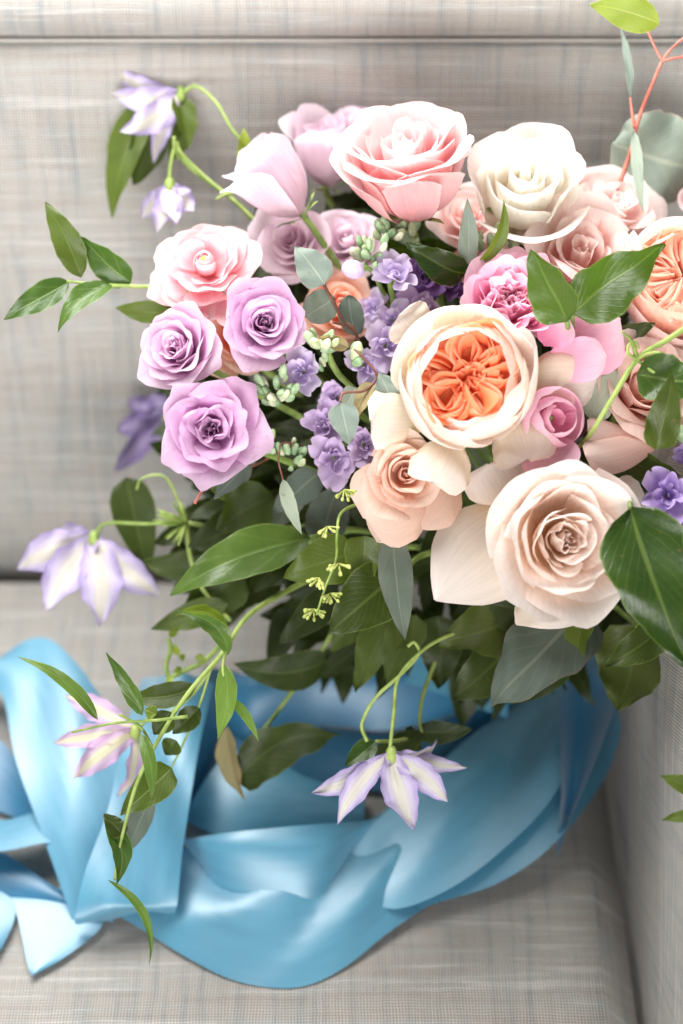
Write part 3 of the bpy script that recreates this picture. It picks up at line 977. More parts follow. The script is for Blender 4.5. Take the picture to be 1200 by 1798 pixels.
# --- blush rose lower right
root, R = rose('large blush cream rose at the lower right, many swirled petals, over the dark leaves', (984, 945), 1.06, 140, (.10, -.02, 1), 'blush', 34, 71,
               hp(L=(.36, .54, .78, 1.0), W=(.26, .5, .7, .8), z0=(.26, .18, .06, 0), a0=(8, 34, 62, 84), a1=(-4, 0, 10, 30), a2=(-8, 5, 30, 75), ruf=(.02, .025, .022, .02), cap=(2.0, 1.35, 1.15, 1.0), tip=(0, .02, .03, .05), side=(0, .02, .05, .08), jit=.07, lump=(.006, .016, .03, .04)), 1.0)
leaf(root, (935, 885), (764, 1054), 190, 1.10, 1.078, 'blush', 'outer_petal', shape='clem', fold=-.15, cup=.1, roll=.15, nu=14, nv=18, bend=.05, ruf=.02, roll_rim=-.25)
leaf(root, (965, 985), (1022, 1094), 210, 1.095, 1.068, 'blush', 'outer_petal', shape='clem', fold=-.1, cup=-.1, nu=14, nv=18, bend=.06, ruf=.02)
leaf(root, (905, 900), (858, 815), 120, 1.10, 1.085, 'blush', 'outer_petal', shape='petal', fold=0, cup=-.2, nu=14, ruf=.03, roll_rim=-.3)
leaf(root, (1050, 880), (1140, 905), 120, 1.11, 1.12, 'blush', 'outer_petal', shape='clem', fold=0, cup=-.1, nu=12, ruf=.03)

# --- dusty nude rose
root, R = rose('dusty nude rose tucked under the orange garden rose, outer petal hanging down', (712, 832), 1.075, 84, (.12, .05, 1), 'nude', 26, 81,
               hp(L=(.42, .62, .88, 1.06), a2=(-8, 12, 55, 95), cap=(2.2, 1.4, 1.1, .9), ruf=.012, lump=.012), .4)
leaf(root, (752, 838), (655, 898), 160, 1.10, 1.072, 'nude', 'outer_petal', shape='petal', fold=0, cup=-.25, roll=.1, bend=.12, nu=16, curl=-.25, ruf=.02, roll_rim=-.3)
leaf(root, (800, 835), (742, 930), 96, 1.105, 1.085, 'nude', 'outer_petal', shape='clem', fold=0, cup=-.25, roll=-.3, bend=.08, nu=12, ruf=.02)
leaf(root, (700, 890), (662, 952), 95, 1.105, 1.095, 'nude', 'outer_petal', shape='clem', fold=0, cup=.2, nu=10, ruf=.02)

# --- blush pink rose at the right
root, R = rose('blush pink rose at the right, its long outer petals rolled back', (1130, 680), 1.10, 108, (.2, .25, .95), 'blushpink', 22, 91, hp(a1=(-6, -4, 4, 24)), .4)
leaf(root, (1130, 770), (1032, 748), 62, 1.085, 1.07, 'blushpink', 'outer_petal', shape='petal', fold=0, cup=-.7, roll=.5, nu=12)
leaf(root, (1160, 770), (1028, 800), 74, 1.08, 1.06, 'blushpink', 'outer_petal', shape='petal', fold=0, cup=-.7, roll=.3, nu=12)
leaf(root, (1090, 640), (1095, 590), 80, 1.12, 1.12, 'blushpink', 'outer_petal', shape='petal', fold=0, cup=.2, nu=10)

# --- peonies
PEO = dict(L=(.34, .56, .86, 1.1), W=(.22, .36, .46, .5), a0=(10, 36, 60, 78), a1=(-5, 5, 18, 34), a2=(-10, 20, 45, 60), r0=.06, z0=(.34, .22, .05, -.08), ruf=(.06, .07, .06, .03),
           spiral=.06, cap=(1.4, 1.1, .9, .8), rim=.25, lump=.04, jit=.16, notch=(.12, .12, .08, .05), tip=0.0, side=.02)
root, R = flower_root('peony', 'bright pink ruffled peony behind the orange garden rose', 'peony', (898, 530), 1.084, 126, (.06, .32, .94), .3, 'peonies in the bouquet')
whorl(root, R, 48, 101, PEO, lambda t, i: M['hotpink'] if t < .6 else M['peonypink'])
normalize(root, R)
leaf(root, (975, 620), (1090, 560), 150, 1.10, 1.075, 'peonypink', 'outer_petal', shape='petal', fold=0, cup=.35, nu=14, ruf=.02, bend=-.06)
leaf(root, (955, 640), (1068, 625), 80, 1.085, 1.06, 'peonypink', 'outer_petal', shape='petal', fold=0, cup=.2, nu=12, ruf=.04)
leaf(root, (950, 600), (1000, 560), 70, 1.075, 1.065, 'hotpink', 'outer_petal', shape='petal', fold=0, cup=.2, nu=12, ruf=.05)
add_stem(root, R)
root, R = flower_root('peony_bud', 'round half open pink peony bud right of the orange garden rose', 'peony', (980, 735), 1.065, 62, (.30, .05, .95), .3, 'peonies in the bouquet')
whorl(root, R, 7, 103, dict(PEO, L=(.9, 1.3, 1.75, 1.85), W=(.4, .7, 1.0, 1.05), a0=(30, 70, 92, 96), a1=(0, 0, 4, 6), a2=(-40, -60, -72, -66), ruf=.015, lump=.015, jit=.04, cap=(1.6, 1.4, 1.2, 1.1), z0=(-.3, -.4, -.5, -.5), notch=.0, rim=.15, pw=3), lambda t, i: M['hotpink'] if t < .45 else M['peonypink'])
normalize(root, R)
leaf(root, (945, 770), (985, 840), 105, 1.08, 1.06, 'peonypink', 'outer_petal', shape='petal', fold=0, cup=.25, roll=-.2, nu=12)
add_stem(root, R, False)

# --- ranunculus
root, R = flower_root('ranunculus', 'pink ranunculus with a small green eye, above the lavender roses', 'ranunculus', (357, 452), 1.11, 108, (-.10, .36, .92), .2, 'ranunculus in the bouquet')
RAN_IN = dict(L=(.34, .44, .52), W=(.26, .36, .42), a0=(55, 66, 72), a1=(0, 0, 6), a2=(-75, -60, -35), r0=.02, z0=(.14, .08, .02), rim=.15, spiral=.08, cap=1.5, ruf=.006, lump=.006, jit=.05, vb=.55, rm=.15)
whorl(root, R, 16, 111, RAN_IN, M['ranunculus'])
RAN_OUT = dict(L=(.62, .80, .98), W=(.36, .44, .46), a0=(68, 82, 94), a1=(30, 52, 80), a2=(20, 60, 105), r0=.06, z0=(.02, -.05, -.12), rim=.26, spiral=.05, cap=.85, ruf=.03, lump=.025, jit=.09, side=.04)
whorl(root, R, 26, 112, RAN_OUT, M['ranunculus'])
normalize(root, R)
b = Batch()
b.add(*ellipsoid_geo((0, 0, .37 * R), (0, 0, 1), .05 * R, .07 * R))
e = link('eye', b.V, b.F, M['eye'], root)
for (bb, t, wd) in [((350, 490), (355, 535), 42), ((400, 520), (415, 575), 60), ((350, 520), (330, 560), 60)]:
    leaf(root, bb, t, wd, 1.125, 1.11, 'ranunculus', 'lower_petal', shape='petal', fold=0, cup=.2)
add_stem(root, R)

# --- stock florets and purple blooms
STK = 'stock stems in the bouquet'


def floret(parent, px, d, rpx, axis, mat, seed, n=11):
    rng = random.Random(seed)
    R = rpx * d / FPX
    ax = camdir(axis)
    c = at(px[0], px[1], d)
    m = Matrix.Translation(c - ax * R * .3) @ ax.to_track_quat('Z', 'Y').to_matrix().to_4x4() @ Matrix.Rotation(rng.uniform(0, 6), 4, 'Z')
    pm = parent.matrix_world.inverted() @ m
    V, F = ellipsoid_geo((0, 0, -.25 * R), (0, 0, 1), .35 * R, .14 * R, 6, 5)
    f = link('floret', [pm @ v for v in V], F, M['calyx'], parent)
    for i in range(n):
        t = i / (n - 1)
        g = dict(L=.45 + .6 * t, W=.26 + .20 * t, a0=20 + 60 * t, a1=10 + 50 * t + rng.uniform(-15, 15), a2=20 + 65 * t + rng.uniform(-25, 25), r0=.03, z0=0,
                 rim=.22, ruf=.10, lump=.07, notch=.14, cap=.95, spiral=.04, rm=.25, side=.03)
        P, FF, UV = cup_petal(rng, theta=i * 2.39996 + rng.uniform(-.3, .3), nu=10, nv=8, **g)
        link('petal', [pm @ Vector(p * R) for p in P], FF, M[mat], f, UV)
    return f


def buds(parent, px, d, spread, n, rr, seed, mats=('bud', 'bud', 'budpale'), axis=(0, .6, .7)):
    rng = random.Random(seed)
    for i in range(n):
        a = rng.uniform(0, 6.28)
        q = spread * math.sqrt(rng.random())
        p = at(px[0] + q * math.cos(a), px[1] + q * math.sin(a), d + rng.uniform(-.006, .006))
        r = rr * rng.uniform(.5, .85) * d / FPX
        ax = camdir((axis[0] + .5 * math.cos(a), axis[1] - .5 * math.sin(a), axis[2]))
        V, F = ellipsoid_geo(p, ax, r * 1.45, r * .75, 9, 6, .12)
        link('bud', inv(parent, V), F, M[mats[i % len(mats)]], parent)


def stock(label, anchor, d, florets, budlist, stempts, cat='flower stem'):
    root = tag(empty('stock_stem', at(anchor[0], anchor[1], d)), label, cat, STK)
    pstem(root, stempts, .0022, .0018, 'stem')
    for i, f in enumerate(florets):
        floret(root, *f, seed=int(f[0][0] * 3 + f[0][1]))
    for i, q in enumerate(budlist):
        buds(root, *q, seed=int(q[0][0] + q[0][1]))
    return root


stock('lilac stock stem with open floret and grey green buds beside the glossy top leaf', (690, 520), 1.11,
      [((695, 478), 1.095, 52, (-.1, .5, .8), 'stock'), ((690, 560), 1.125, 46, (.1, .1, 1), 'stock'), ((655, 540), 1.14, 40, (-.4, 0, .9), 'stock'), ((735, 540), 1.14, 44, (.3, 0, .9), 'stockdim'), ((680, 605), 1.105, 52, (.2, .1, 1), 'stock')],
      [((650, 440), 1.10, 34, 15, 14), ((680, 400), 1.115, 26, 10, 15), ((725, 405), 1.13, 22, 8, 12), ((622, 472), 1.09, 4, 1, 22, 5, ('budlilac',))] if False else
      [((650, 440), 1.10, 34, 15, 14), ((680, 400), 1.115, 26, 10, 15), ((725, 405), 1.13, 22, 8, 12)],
      [(675, 430, 1.115), (690, 520, 1.13), (720, 640, 1.17), (900, 900, 1.28)])
stock('lilac stock stem with pale green buds among the brown twigs in the centre', (560, 640), 1.09,
      [((530, 652), 1.085, 50, (-.3, .1, .95), 'stock'), ((640, 640), 1.11, 44, (.1, .1, 1), 'stock'), ((590, 700), 1.13, 45, (-.2, -.2, .9), 'stockdim')],
      [((565, 592), 1.08, 26, 11, 15), ((485, 682), 1.085, 34, 20, 13), ((622, 628), 1.085, 12, 3, 20), ((575, 640), 1.09, 16, 3, 13)],
      [(570, 600, 1.09), (590, 650, 1.10), (640, 700, 1.14), (860, 900, 1.28)])
stock('lilac stock stem with shade tinted florets left of the dusty nude rose', (590, 780), 1.12,
      [((570, 745), 1.125, 50, (-.2, .3, .9), 'stockdim'), ((585, 805), 1.115, 56, (-.2, -.1, 1), 'stockdim'), ((640, 780), 1.11, 48, (.1, 0, 1), 'stockdim')],
      [((510, 800), 1.13, 26, 10, 12), ((470, 780), 1.13, 20, 6, 11)],
      [(590, 770, 1.13), (650, 800, 1.16), (860, 900, 1.28)])
stock('deep purple stock stem in shade left of the pink peony', (760, 490), 1.14,
      [((750, 480), 1.135, 52, (.1, .3, .95), 'purple'), ((790, 500), 1.14, 44, (.2, .2, .95), 'purple'), ((735, 525), 1.15, 46, (0, .1, 1), 'purple')],
      [((870, 440), 1.115, 40, 20, 13)],
      [(770, 500, 1.15), (800, 640, 1.2), (930, 900, 1.28)])
stock('violet stock bloom at the right photo edge above the big heart shaped leaf', (1175, 880), 1.07,
      [((1172, 868), 1.065, 60, (-.1, .2, 1), 'violet'), ((1205, 900), 1.08, 46, (.2, -.2, .95), 'violet'), ((1215, 800), 1.10, 40, (0, .2, 1), 'violet')],
      [((930, 437), 1.12, 8, 2, 17)] if False else [((1200, 765), 1.09, 6, 2, 16)],
      [(1190, 880, 1.08), (1150, 930, 1.16), (1000, 980, 1.28)])
bl = tag(empty('lisianthus_bud', at(620, 472, 1.085)), 'single round lilac bud left of the open stock floret', 'flower bud')
V_, F_ = ellipsoid_geo(at(620, 473, 1.085), camdir((-.7, .1, .6)), 22 * 1.085 / FPX, 17 * 1.085 / FPX, 10, 8, .08)
link('bud', inv(bl, V_), F_, M['budlilac'], bl)
pstem(bl, [(628, 472, 1.087), (655, 478, 1.10), (700, 560, 1.16), (900, 880, 1.28)], .0016, .0016)

# --- clematis
CL = 'clematis flowers around the bouquet'


def clematis(label, base, d, tips, stempts, mat='clematis', ruf=.1):
    root = tag(empty('clematis', at(base[0], base[1], d)), label, 'clematis', CL)
    for k, (x, y, wd, dd, kw) in enumerate(tips):
        leaf(root, base, (x, y), wd, d, d + dd, mat, 'petal', shape='clem', seed=k + int(base[0]), nu=12, nv=22, **dict(dict(fold=-.12, cup=.25 + .25 * math.sin(k * 2.1 + base[0]), ruf=ruf, bend=.08, curl=.14 * math.sin(k * 3.7 + base[1]), twist=.35 * math.sin(k * 1.9 + base[0] * .3), sway=.05 * math.sin(k * 2.7)), **kw))
    V, F = ellipsoid_geo(at(base[0], base[1], d), camdir((0, -.6, .2)), .006, .004)
    link('flower_base', inv(root, V), F, M['vine'], root)
    for s in stempts:
        pstem(root, s, .0013, .0011, 'vine')
    return root


clematis('white lilac clematis hanging at the bottom centre over the blue ribbon', (688, 1325), 1.12,
         [(772, 1305, 34, .02, dict(roll=.8, bend=.15)), (818, 1348, 34, .012, dict(bend=-.05)), (548, 1392, 46, .0, dict(sway=-.06)), (592, 1448, 46, -.015, dict(sway=.08, curl=.05)), (788, 1410, 50, -.012, dict(sway=-.05)), (726, 1453, 64, -.02, {})],
         [[(684, 1326, 1.12), (692, 1250, 1.12), (700, 1190, 1.12), (745, 1140, 1.125), (800, 1112, 1.14), (860, 1105, 1.16), (895, 1125, 1.18)],
          [(645, 1302, 1.125), (636, 1270, 1.125), (660, 1225, 1.12), (700, 1188, 1.12), (735, 1150, 1.125), (728, 1128, 1.125), (716, 1135, 1.125)]])
clematis('blurred white lilac clematis hanging at the left over the sofa crease', (165, 945), 1.225,
         [(95, 945, 44, .03, dict(roll=.5)), (30, 1000, 70, .0, dict(sway=.05)), (282, 1045, 62, .0, dict(sway=.05)), (80, 1072, 72, -.01, {}), (175, 1094, 78, -.02, {})],
         [[(165, 950, 1.225), (185, 920, 1.22), (260, 920, 1.21), (330, 915, 1.2)]])
clematis('mauve tinged clematis behind the trailing vine at lower left', (238, 1285), 1.17,
         [(115, 1220, 46, .02, dict(roll=.3)), (98, 1305, 44, .0, {}), (215, 1402, 36, .0, dict(roll=-.7)), (130, 1368, 54, -.01, {})],
         [[(238, 1285, 1.17), (262, 1262, 1.17), (300, 1250, 1.17), (345, 1212, 1.165), (400, 1130, 1.16)]], 'clematispink')
clematis('white lilac clematis at the top left, drooping against the sofa back', (318, 165), 1.215,
         [(200, 115, 38, .01, dict(sway=-.12)), (270, 286, 34, .005, dict(sway=.06)), (198, 165, 48, .0, dict(sway=-.1)), (212, 232, 52, -.012, dict(sway=-.08))],
         [[(318, 165, 1.215), (345, 152, 1.21), (380, 180, 1.205), (410, 230, 1.2), (440, 262, 1.2)]])
clematis('closed bell of a clematis just above the pink ranunculus', (298, 325), 1.205,
         [(248, 385, 40, .01, {}), (342, 372, 44, .0, {}), (276, 405, 44, -.01, {}), (310, 395, 44, -.012, {})],
         [[(298, 325, 1.205), (300, 290, 1.205), (310, 250, 1.205), (318, 268, 1.205), (360, 310, 1.205), (420, 360, 1.2), (480, 420, 1.2)]])
clematis('out of focus violet clematis low behind the lavender roses', (295, 735), 1.33,
         [(205, 755, 52, .0, {}), (200, 830, 40, .0, {}), (225, 700, 46, .0, {}), (265, 690, 40, 0, {})], [[(295, 735, 1.33), (360, 760, 1.31), (460, 800, 1.28)]], 'clematisdark')

# ------------------------------------------------------------------ foliage
GR = 'leafy sprigs in the bouquet'


def sprig(name, label, anchor, d, cat='sprig'):
    return tag(empty(name, at(anchor[0], anchor[1], d)), label, cat, GR)


# glossy leaves at the top right
s = sprig('camellia_sprig', 'glossy dark green leaf pair standing above the pink peony', (1000, 560), 1.1)
leaf(s, (996, 565), (932, 438), 92, 1.048, 1.046, 'glossy', fold=.35, roll=-.35, shape='ovate', bend=-.05)
leaf(s, (1005, 550), (1170, 430), 112, 1.062, 1.048, 'glossy', fold=.22, roll=.25, shape='ovate')
leaf(s, (1075, 595), (1152, 566), 36, 1.10, 1.09, 'dark', fold=.2, shape='ovate')
pstem(s, [(996, 565, 1.049), (1000, 600, 1.1), (1000, 700, 1.16), (970, 900, 1.28)], .0018, .002)
pstem(s, [(1005, 550, 1.062), (1005, 600, 1.1), (1000, 700, 1.16)], .0016, .0018, name='twig')
s = sprig('camellia_sprig', 'glossy dark leaf lying over the purple stock, under the big pink rose', (812, 476), 1.1)
leaf(s, (818, 482), (716, 428), 62, 1.105, 1.085, 'glossy', fold=.3, roll=-.3, shape='ovate')
pstem(s, [(818, 482, 1.105), (850, 520, 1.13), (900, 700, 1.2), (950, 900, 1.28)], .0016, .002)
# eucalyptus top right
s = sprig('eucalyptus_branch', 'red stemmed eucalyptus branch with round grey leaves rising at the top right', (1085, 330), 1.15, 'eucalyptus')
pstem(s, [(1080, 345, 1.16), (1105, 275, 1.15), (1125, 200, 1.14), (1163, 107, 1.125)], .0016, .0012, 'redstem')
pstem(s, [(1163, 107, 1.125), (1150, 82, 1.122), (1138, 55, 1.12)], .0011, .0008, 'redstem', 'twig')
pstem(s, [(1163, 107, 1.125), (1180, 85, 1.122), (1215, 55, 1.12)], .0011, .0008, 'redstem', 'twig')
pstem(s, [(1163, 107, 1.125), (1185, 102, 1.122), (1220, 97, 1.12)], .0011, .0008, 'redstem', 'twig')
pstem(s, [(1115, 225, 1.143), (1110, 195, 1.145), (1107, 172, 1.15)], .0012, .0008, 'redstem', 'twig')
leaf(s, (1158, 42), (1036, 8), 62, 1.12, 1.12, 'lime', 'leaf', 'yellow green leaf with a torn edge', fold=.05, shape='lance', ruf=.03, roll=.1)
leaf(s, (1075, 250), (1235, 300), 165, 1.175, 1.175, 'grey', shape='round', fold=-.04, cup=.05)
leaf(s, (1114, 230), (1128, 372), 22, 1.135, 1.12, 'grey', shape='lance', fold=.1, roll=.2)
leaf(s, (1107, 172), (1088, 45), 15, 1.16, 1.17, 'grey', shape='lance', fold=.1, roll=.3)
# eucalyptus centre
s = sprig('eucalyptus_twig', 'pale round eucalyptus leaves on thin brown twigs left of the lilac stock', (570, 520), 1.09, 'eucalyptus')
leaf(s, (570, 500), (518, 432), 64, 1.075, 1.075, 'grey', shape='ovate', fold=.02, cup=.05)
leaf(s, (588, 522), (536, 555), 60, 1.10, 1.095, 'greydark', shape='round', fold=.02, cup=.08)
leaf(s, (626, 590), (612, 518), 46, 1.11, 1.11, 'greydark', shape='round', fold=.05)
leaf(s, (612, 610), (562, 592), 26, 1.08, 1.07, 'brownleaf', 'leaf', 'dry brown curled leaf', shape='lance', fold=.5, bend=-.12)
pstem(s, [(568, 498, 1.076), (585, 530, 1.085), (605, 565, 1.095), (625, 585, 1.1), (660, 700, 1.15)], .001, .001, 'brownstem')
pstem(s, [(585, 566, 1.09), (605, 572, 1.095), (625, 585, 1.1)], .0008, .0008, 'brownstem', 'twig')
s = sprig('eucalyptus_twig', 'grey green eucalyptus leaves on a brown twig left of the orange garden rose', (640, 690), 1.08, 'eucalyptus')
leaf(s, (598, 708), (614, 780), 54, 1.065, 1.06, 'grey', shape='ovate', fold=.12, roll=-.1)
leaf(s, (655, 672), (626, 732), 38, 1.075, 1.07, 'brownleaf', shape='ovate', fold=.3, roll=.5)
leaf(s, (692, 712), (668, 655), 58, 1.072, 1.068, 'grey', shape='ovate', fold=.06, roll=.1)
leaf(s, (625, 680), (600, 725), 36, 1.085, 1.08, 'grey', shape='ovate', fold=.1)
pstem(s, [(598, 706, 1.066), (604, 690, 1.068), (640, 686, 1.072), (662, 660, 1.075), (640, 630, 1.075), (620, 610, 1.078)], .0009, .0008, 'brownstem')
pstem(s, [(662, 660, 1.075), (690, 690, 1.1), (760, 800, 1.2)], .001, .001, 'brownstem', 'twig')
s = sprig('eucalyptus_twig', 'narrow grey eucalyptus leaves hanging below the lavender roses', (480, 840), 1.1, 'eucalyptus')
leaf(s, (497, 842), (530, 938), 26, 1.09, 1.085, 'grey', shape='lance', fold=.15)
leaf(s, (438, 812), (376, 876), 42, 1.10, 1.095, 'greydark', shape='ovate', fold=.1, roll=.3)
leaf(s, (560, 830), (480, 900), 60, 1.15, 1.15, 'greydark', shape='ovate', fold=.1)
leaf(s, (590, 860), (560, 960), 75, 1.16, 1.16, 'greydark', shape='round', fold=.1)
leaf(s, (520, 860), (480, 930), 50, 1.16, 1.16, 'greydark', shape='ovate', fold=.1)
pstem(s, [(497, 842, 1.09), (490, 800, 1.1), (520, 780, 1.13), (700, 850, 1.22)], .0006, .0007, 'brownstem')
pstem(s, [(362, 850, 1.09), (350, 870, 1.085), (342, 884, 1.083)], .0009, .0011, 'redstem', 'twig')
pstem(s, [(362, 850, 1.09), (420, 830, 1.12), (520, 780, 1.17)], .0007, .0009, 'brownstem', 'twig')
s = sprig('eucalyptus_twig', 'pale narrow eucalyptus leaf standing left of the white rose', (825, 470), 1.1, 'eucalyptus')
leaf(s, (820, 478), (822, 350), 36, 1.10, 1.085, 'grey', shape='lance', fold=.1, roll=.1)
leaf(s, (838, 465), (886, 352), 26, 1.09, 1.075, 'mid', shape='lance', fold=.4, roll=.6, sway=.12)
leaf(s, (1035, 735), (1090, 648), 62, 1.085, 1.085, 'grey', shape='ovate', fold=.05, label='grey leaf behind the pink peony bud')
pstem(s, [(822, 478, 1.1), (830, 520, 1.14), (900, 800, 1.26)], .0012, .0014, 'brownstem')
pstem(s, [(1035, 735, 1.086), (1010, 770, 1.12), (900, 800, 1.26)], .0012, .0014, 'brownstem', 'twig')
# right hand leaves
s = sprig('clematis_vine', 'light green vine with a veined leaf and tendrils over the blush pink rose', (1118, 620), 1.07, 'vine')
pstem(s, [(1220, 565, 1.06), (1170, 598, 1.058), (1120, 630, 1.056), (1075, 700, 1.058), (1035, 765, 1.07), (1000, 800, 1.12)], .0018, .0016, 'vine')
pstem(s, [(1120, 630, 1.056), (1104, 622, 1.05), (1104, 606, 1.05), (1116, 600, 1.052), (1122, 612, 1.055)], .0012, .0007, 'vine', 'tendril')
pstem(s, [(1118, 628, 1.056), (1110, 600, 1.048), (1092, 582, 1.04)], .0016, .0007, 'vine', 'tendril')
pstem(s, [(1122, 628, 1.056), (1140, 620, 1.05), (1160, 618, 1.045)], .0013, .0005, 'vine', 'tendril')
pstem(s, [(1122, 634, 1.056), (1135, 645, 1.055), (1150, 655, 1.053)], .0012, .001, 'vine', 'twig')
leaf(s, (1118, 658), (1245, 680), 88, 1.055, 1.05, 'smilax', fold=.15, shape='ovate', roll=-.25, label='bright green veined leaf')
leaf(s, (1152, 790), (1182, 655), 62, 1.05, 1.035, 'mid', fold=.35, shape='ovate', roll=.2)
leaf(s, (1105, 810), (1195, 838), 55, 1.09, 1.075, 'dark', fold=.3, shape='lance', roll=.4)
s = sprig('clematis_leaves', 'big dark heart shaped leaf and small bright leaf at the lower right', (1140, 900), 1.05, 'leaves')
leaf(s, (1108, 892), (1215, 1180), 165, 1.036, 1.012, 'glossy', fold=.12, shape='heart', roll=-.15, bend=.04, nu=12, nv=18)
leaf(s, (1162, 1105), (1064, 1170), 66, 1.06, 1.045, 'mid', fold=.35, shape='ovate', roll=-.2, bend=.06)
leaf(s, (1150, 1050), (1140, 1110), 60, 1.075, 1.07, 'mid', fold=.2, shape='ovate')
pstem(s, [(1108, 892, 1.037), (1095, 880, 1.06), (1000, 950, 1.2)], .0016, .0018)
pstem(s, [(1162, 1105, 1.06), (1175, 1085, 1.075), (1120, 1020, 1.15), (1000, 980, 1.25)], .0014, .0018, name='twig')
s = sprig('salal_branch', 'dull grey green leaf with olive leaves spreading below the blush cream rose', (1000, 1070), 1.15, 'leaves')
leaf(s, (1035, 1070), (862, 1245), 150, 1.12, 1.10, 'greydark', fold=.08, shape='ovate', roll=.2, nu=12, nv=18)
leaf(s, (1120, 1100), (1085, 1248), 135, 1.14, 1.13, 'olive', fold=.15, shape='ovate', roll=.1)
leaf(s, (1190, 1100), (1150, 1170), 70, 1.15, 1.14, 'lime', fold=.15, shape='ovate')
leaf(s, (960, 1070), (945, 1200), 110, 1.17, 1.16, 'olive', fold=.15, shape='ovate')
leaf(s, (920, 1120), (795, 1228), 110, 1.155, 1.14, 'olive', fold=.15, shape='ovate', roll=-.2)
leaf(s, (935, 1090), (775, 1125), 120, 1.15, 1.135, 'olive', fold=.15, shape='ovate', roll=.2)
leaf(s, (860, 1060), (960, 1075), 80, 1.14, 1.14, 'dark', fold=.15, shape='ovate')
leaf(s, (1040, 1050), (1010, 1180), 60, 1.105, 1.10, 'mid', fold=.2, shape='lance', roll=.7)
leaf(s, (1010, 1120), (900, 1240), 70, 1.15, 1.15, 'dark', fold=.2, shape='lance', roll=-.3)
pstem(s, [(1035, 1072, 1.12), (1010, 1040, 1.16), (980, 1000, 1.25)], .002, .0022)
pstem(s, [(1120, 1100, 1.14), (1060, 1050, 1.18), (980, 1000, 1.25)], .0018, .0022, name='twig')
pstem(s, [(925, 1110, 1.155), (950, 1040, 1.2), (970, 1000, 1.26)], .0018, .0022, name='twig')
s = sprig('leaf_tips', 'two small dark leaf tips entering at the right photo edge by the sofa arm', (1215, 1400), 1.1, 'leaves')
leaf(s, (1235, 1385), (1160, 1362), 34, 1.03, 1.03, 'mid', fold=.2, shape='lance')
leaf(s, (1235, 1432), (1162, 1440), 24, 1.03, 1.03, 'mid', fold=.2, shape='lance')
pstem(s, [(1232, 1380, 1.03), (1238, 1410, 1.03), (1236, 1440, 1.03)], .0014, .0014)
# lower centre leaves
s = sprig('salal_branch', 'broad mid green leaves hanging below the dusty nude rose', (640, 1000), 1.15, 'leaves')
leaf(s, (700, 1010), (580, 1112), 110, 1.115, 1.10, 'mid', fold=.15, shape='ovate', roll=-.1)
leaf(s, (625, 970), (500, 1012), 90, 1.13, 1.12, 'mid', fold=.15, shape='ovate', roll=.1, bend=.05)
leaf(s, (640, 940), (640, 1035), 70, 1.12, 1.11, 'mid', fold=.2, shape='ovate')
leaf(s, (690, 930), (712, 1125), 62, 1.10, 1.09, 'greydark', fold=.12, shape='lance', label='dull purple grey leaf')
leaf(s, (700, 1060), (625, 1215), 75, 1.16, 1.15, 'dark', fold=.2, shape='ovate')
leaf(s, (730, 1080), (680, 1200), 70, 1.16, 1.15, 'dark', fold=.2, shape='ovate')
leaf(s, (770, 1080), (770, 1210), 80, 1.18, 1.18, 'dark', fold=.2, shape='ovate')
leaf(s, (660, 1060), (580, 1145), 60, 1.16, 1.16, 'dark', fold=.2, shape='ovate')
leaf(s, (590, 1040), (490, 1130), 60, 1.18, 1.17, 'dark', fold=.2, shape='ovate')
pstem(s, [(700, 1010, 1.115), (760, 970, 1.18), (900, 980, 1.27)], .0018, .0022)
pstem(s, [(625, 970, 1.13), (720, 960, 1.18), (900, 980, 1.27)], .0018, .0022, name='twig')
s = sprig('salal_branch', 'long light green leaf arching left below the lavender roses', (520, 960), 1.15, 'leaves')
leaf(s, (545, 945), (298, 1040), 88, 1.15, 1.135, 'smilax', fold=.2, shape='lance', roll=.25, bend=.12, curl=-.08, nv=18)
leaf(s, (460, 900), (330, 960), 90, 1.19, 1.18, 'dark', fold=.2, shape='ovate')
leaf(s, (440, 1000), (250, 985), 80, 1.21, 1.21, 'dark', fold=.2, shape='ovate')
leaf(s, (480, 870), (380, 930), 90, 1.18, 1.18, 'dark', fold=.2, shape='ovate')
leaf(s, (430, 1010), (320, 1075), 90, 1.20, 1.2, 'dark', fold=.2, shape='ovate')
leaf(s, (400, 1060), (265, 1105), 50, 1.19, 1.185, 'mid', fold=.2, shape='lance')
leaf(s, (420, 860), (360, 830), 60, 1.18, 1.18, 'mid', fold=.2, shape='ovate')
leaf(s, (575, 1160), (412, 1165), 68, 1.20, 1.19, 'olive', fold=.2, shape='ovate', sway=-.12)
leaf(s, (415, 1370), (598, 1293), 92, 1.19, 1.20, 'olive', fold=.25, shape='ovate', sway=-.15, roll=.2, label='dark olive leaf lying on the blue ribbon')
leaf(s, (400, 1275), (430, 1405), 48, 1.19, 1.19, 'brownleaf', fold=.5, shape='lance', roll=.6)
pstem(s, [(545, 945, 1.15), (620, 930, 1.18), (800, 960, 1.26)], .002, .0022)
pstem(s, [(430, 1320, 1.19), (480, 1260, 1.2), (560, 1150, 1.2), (640, 1050, 1.22), (860, 980, 1.28)], .0014, .002, 'vine', 'twig')
pstem(s, [(440, 1000, 1.21), (520, 960, 1.2), (620, 930, 1.18)], .0014, .002, name='twig')
s = sprig('clematis_vine', 'small leaves on the stalk just above the hanging bottom clematis', (680, 1300), 1.14, 'vine')
leaf(s, (660, 1302), (606, 1345), 40, 1.13, 1.12, 'smilax', fold=.3, shape='lance', roll=.3)
leaf(s, (745, 1290), (650, 1320), 44, 1.15, 1.14, 'olive', fold=.3, shape='lance', roll=-.3)
leaf(s, (735, 1285), (830, 1280), 42, 1.16, 1.16, 'olive', fold=.2, shape='ovate')
leaf(s, (735, 1290), (700, 1310), 46, 1.16, 1.15, 'olive', fold=.2, shape='ovate')
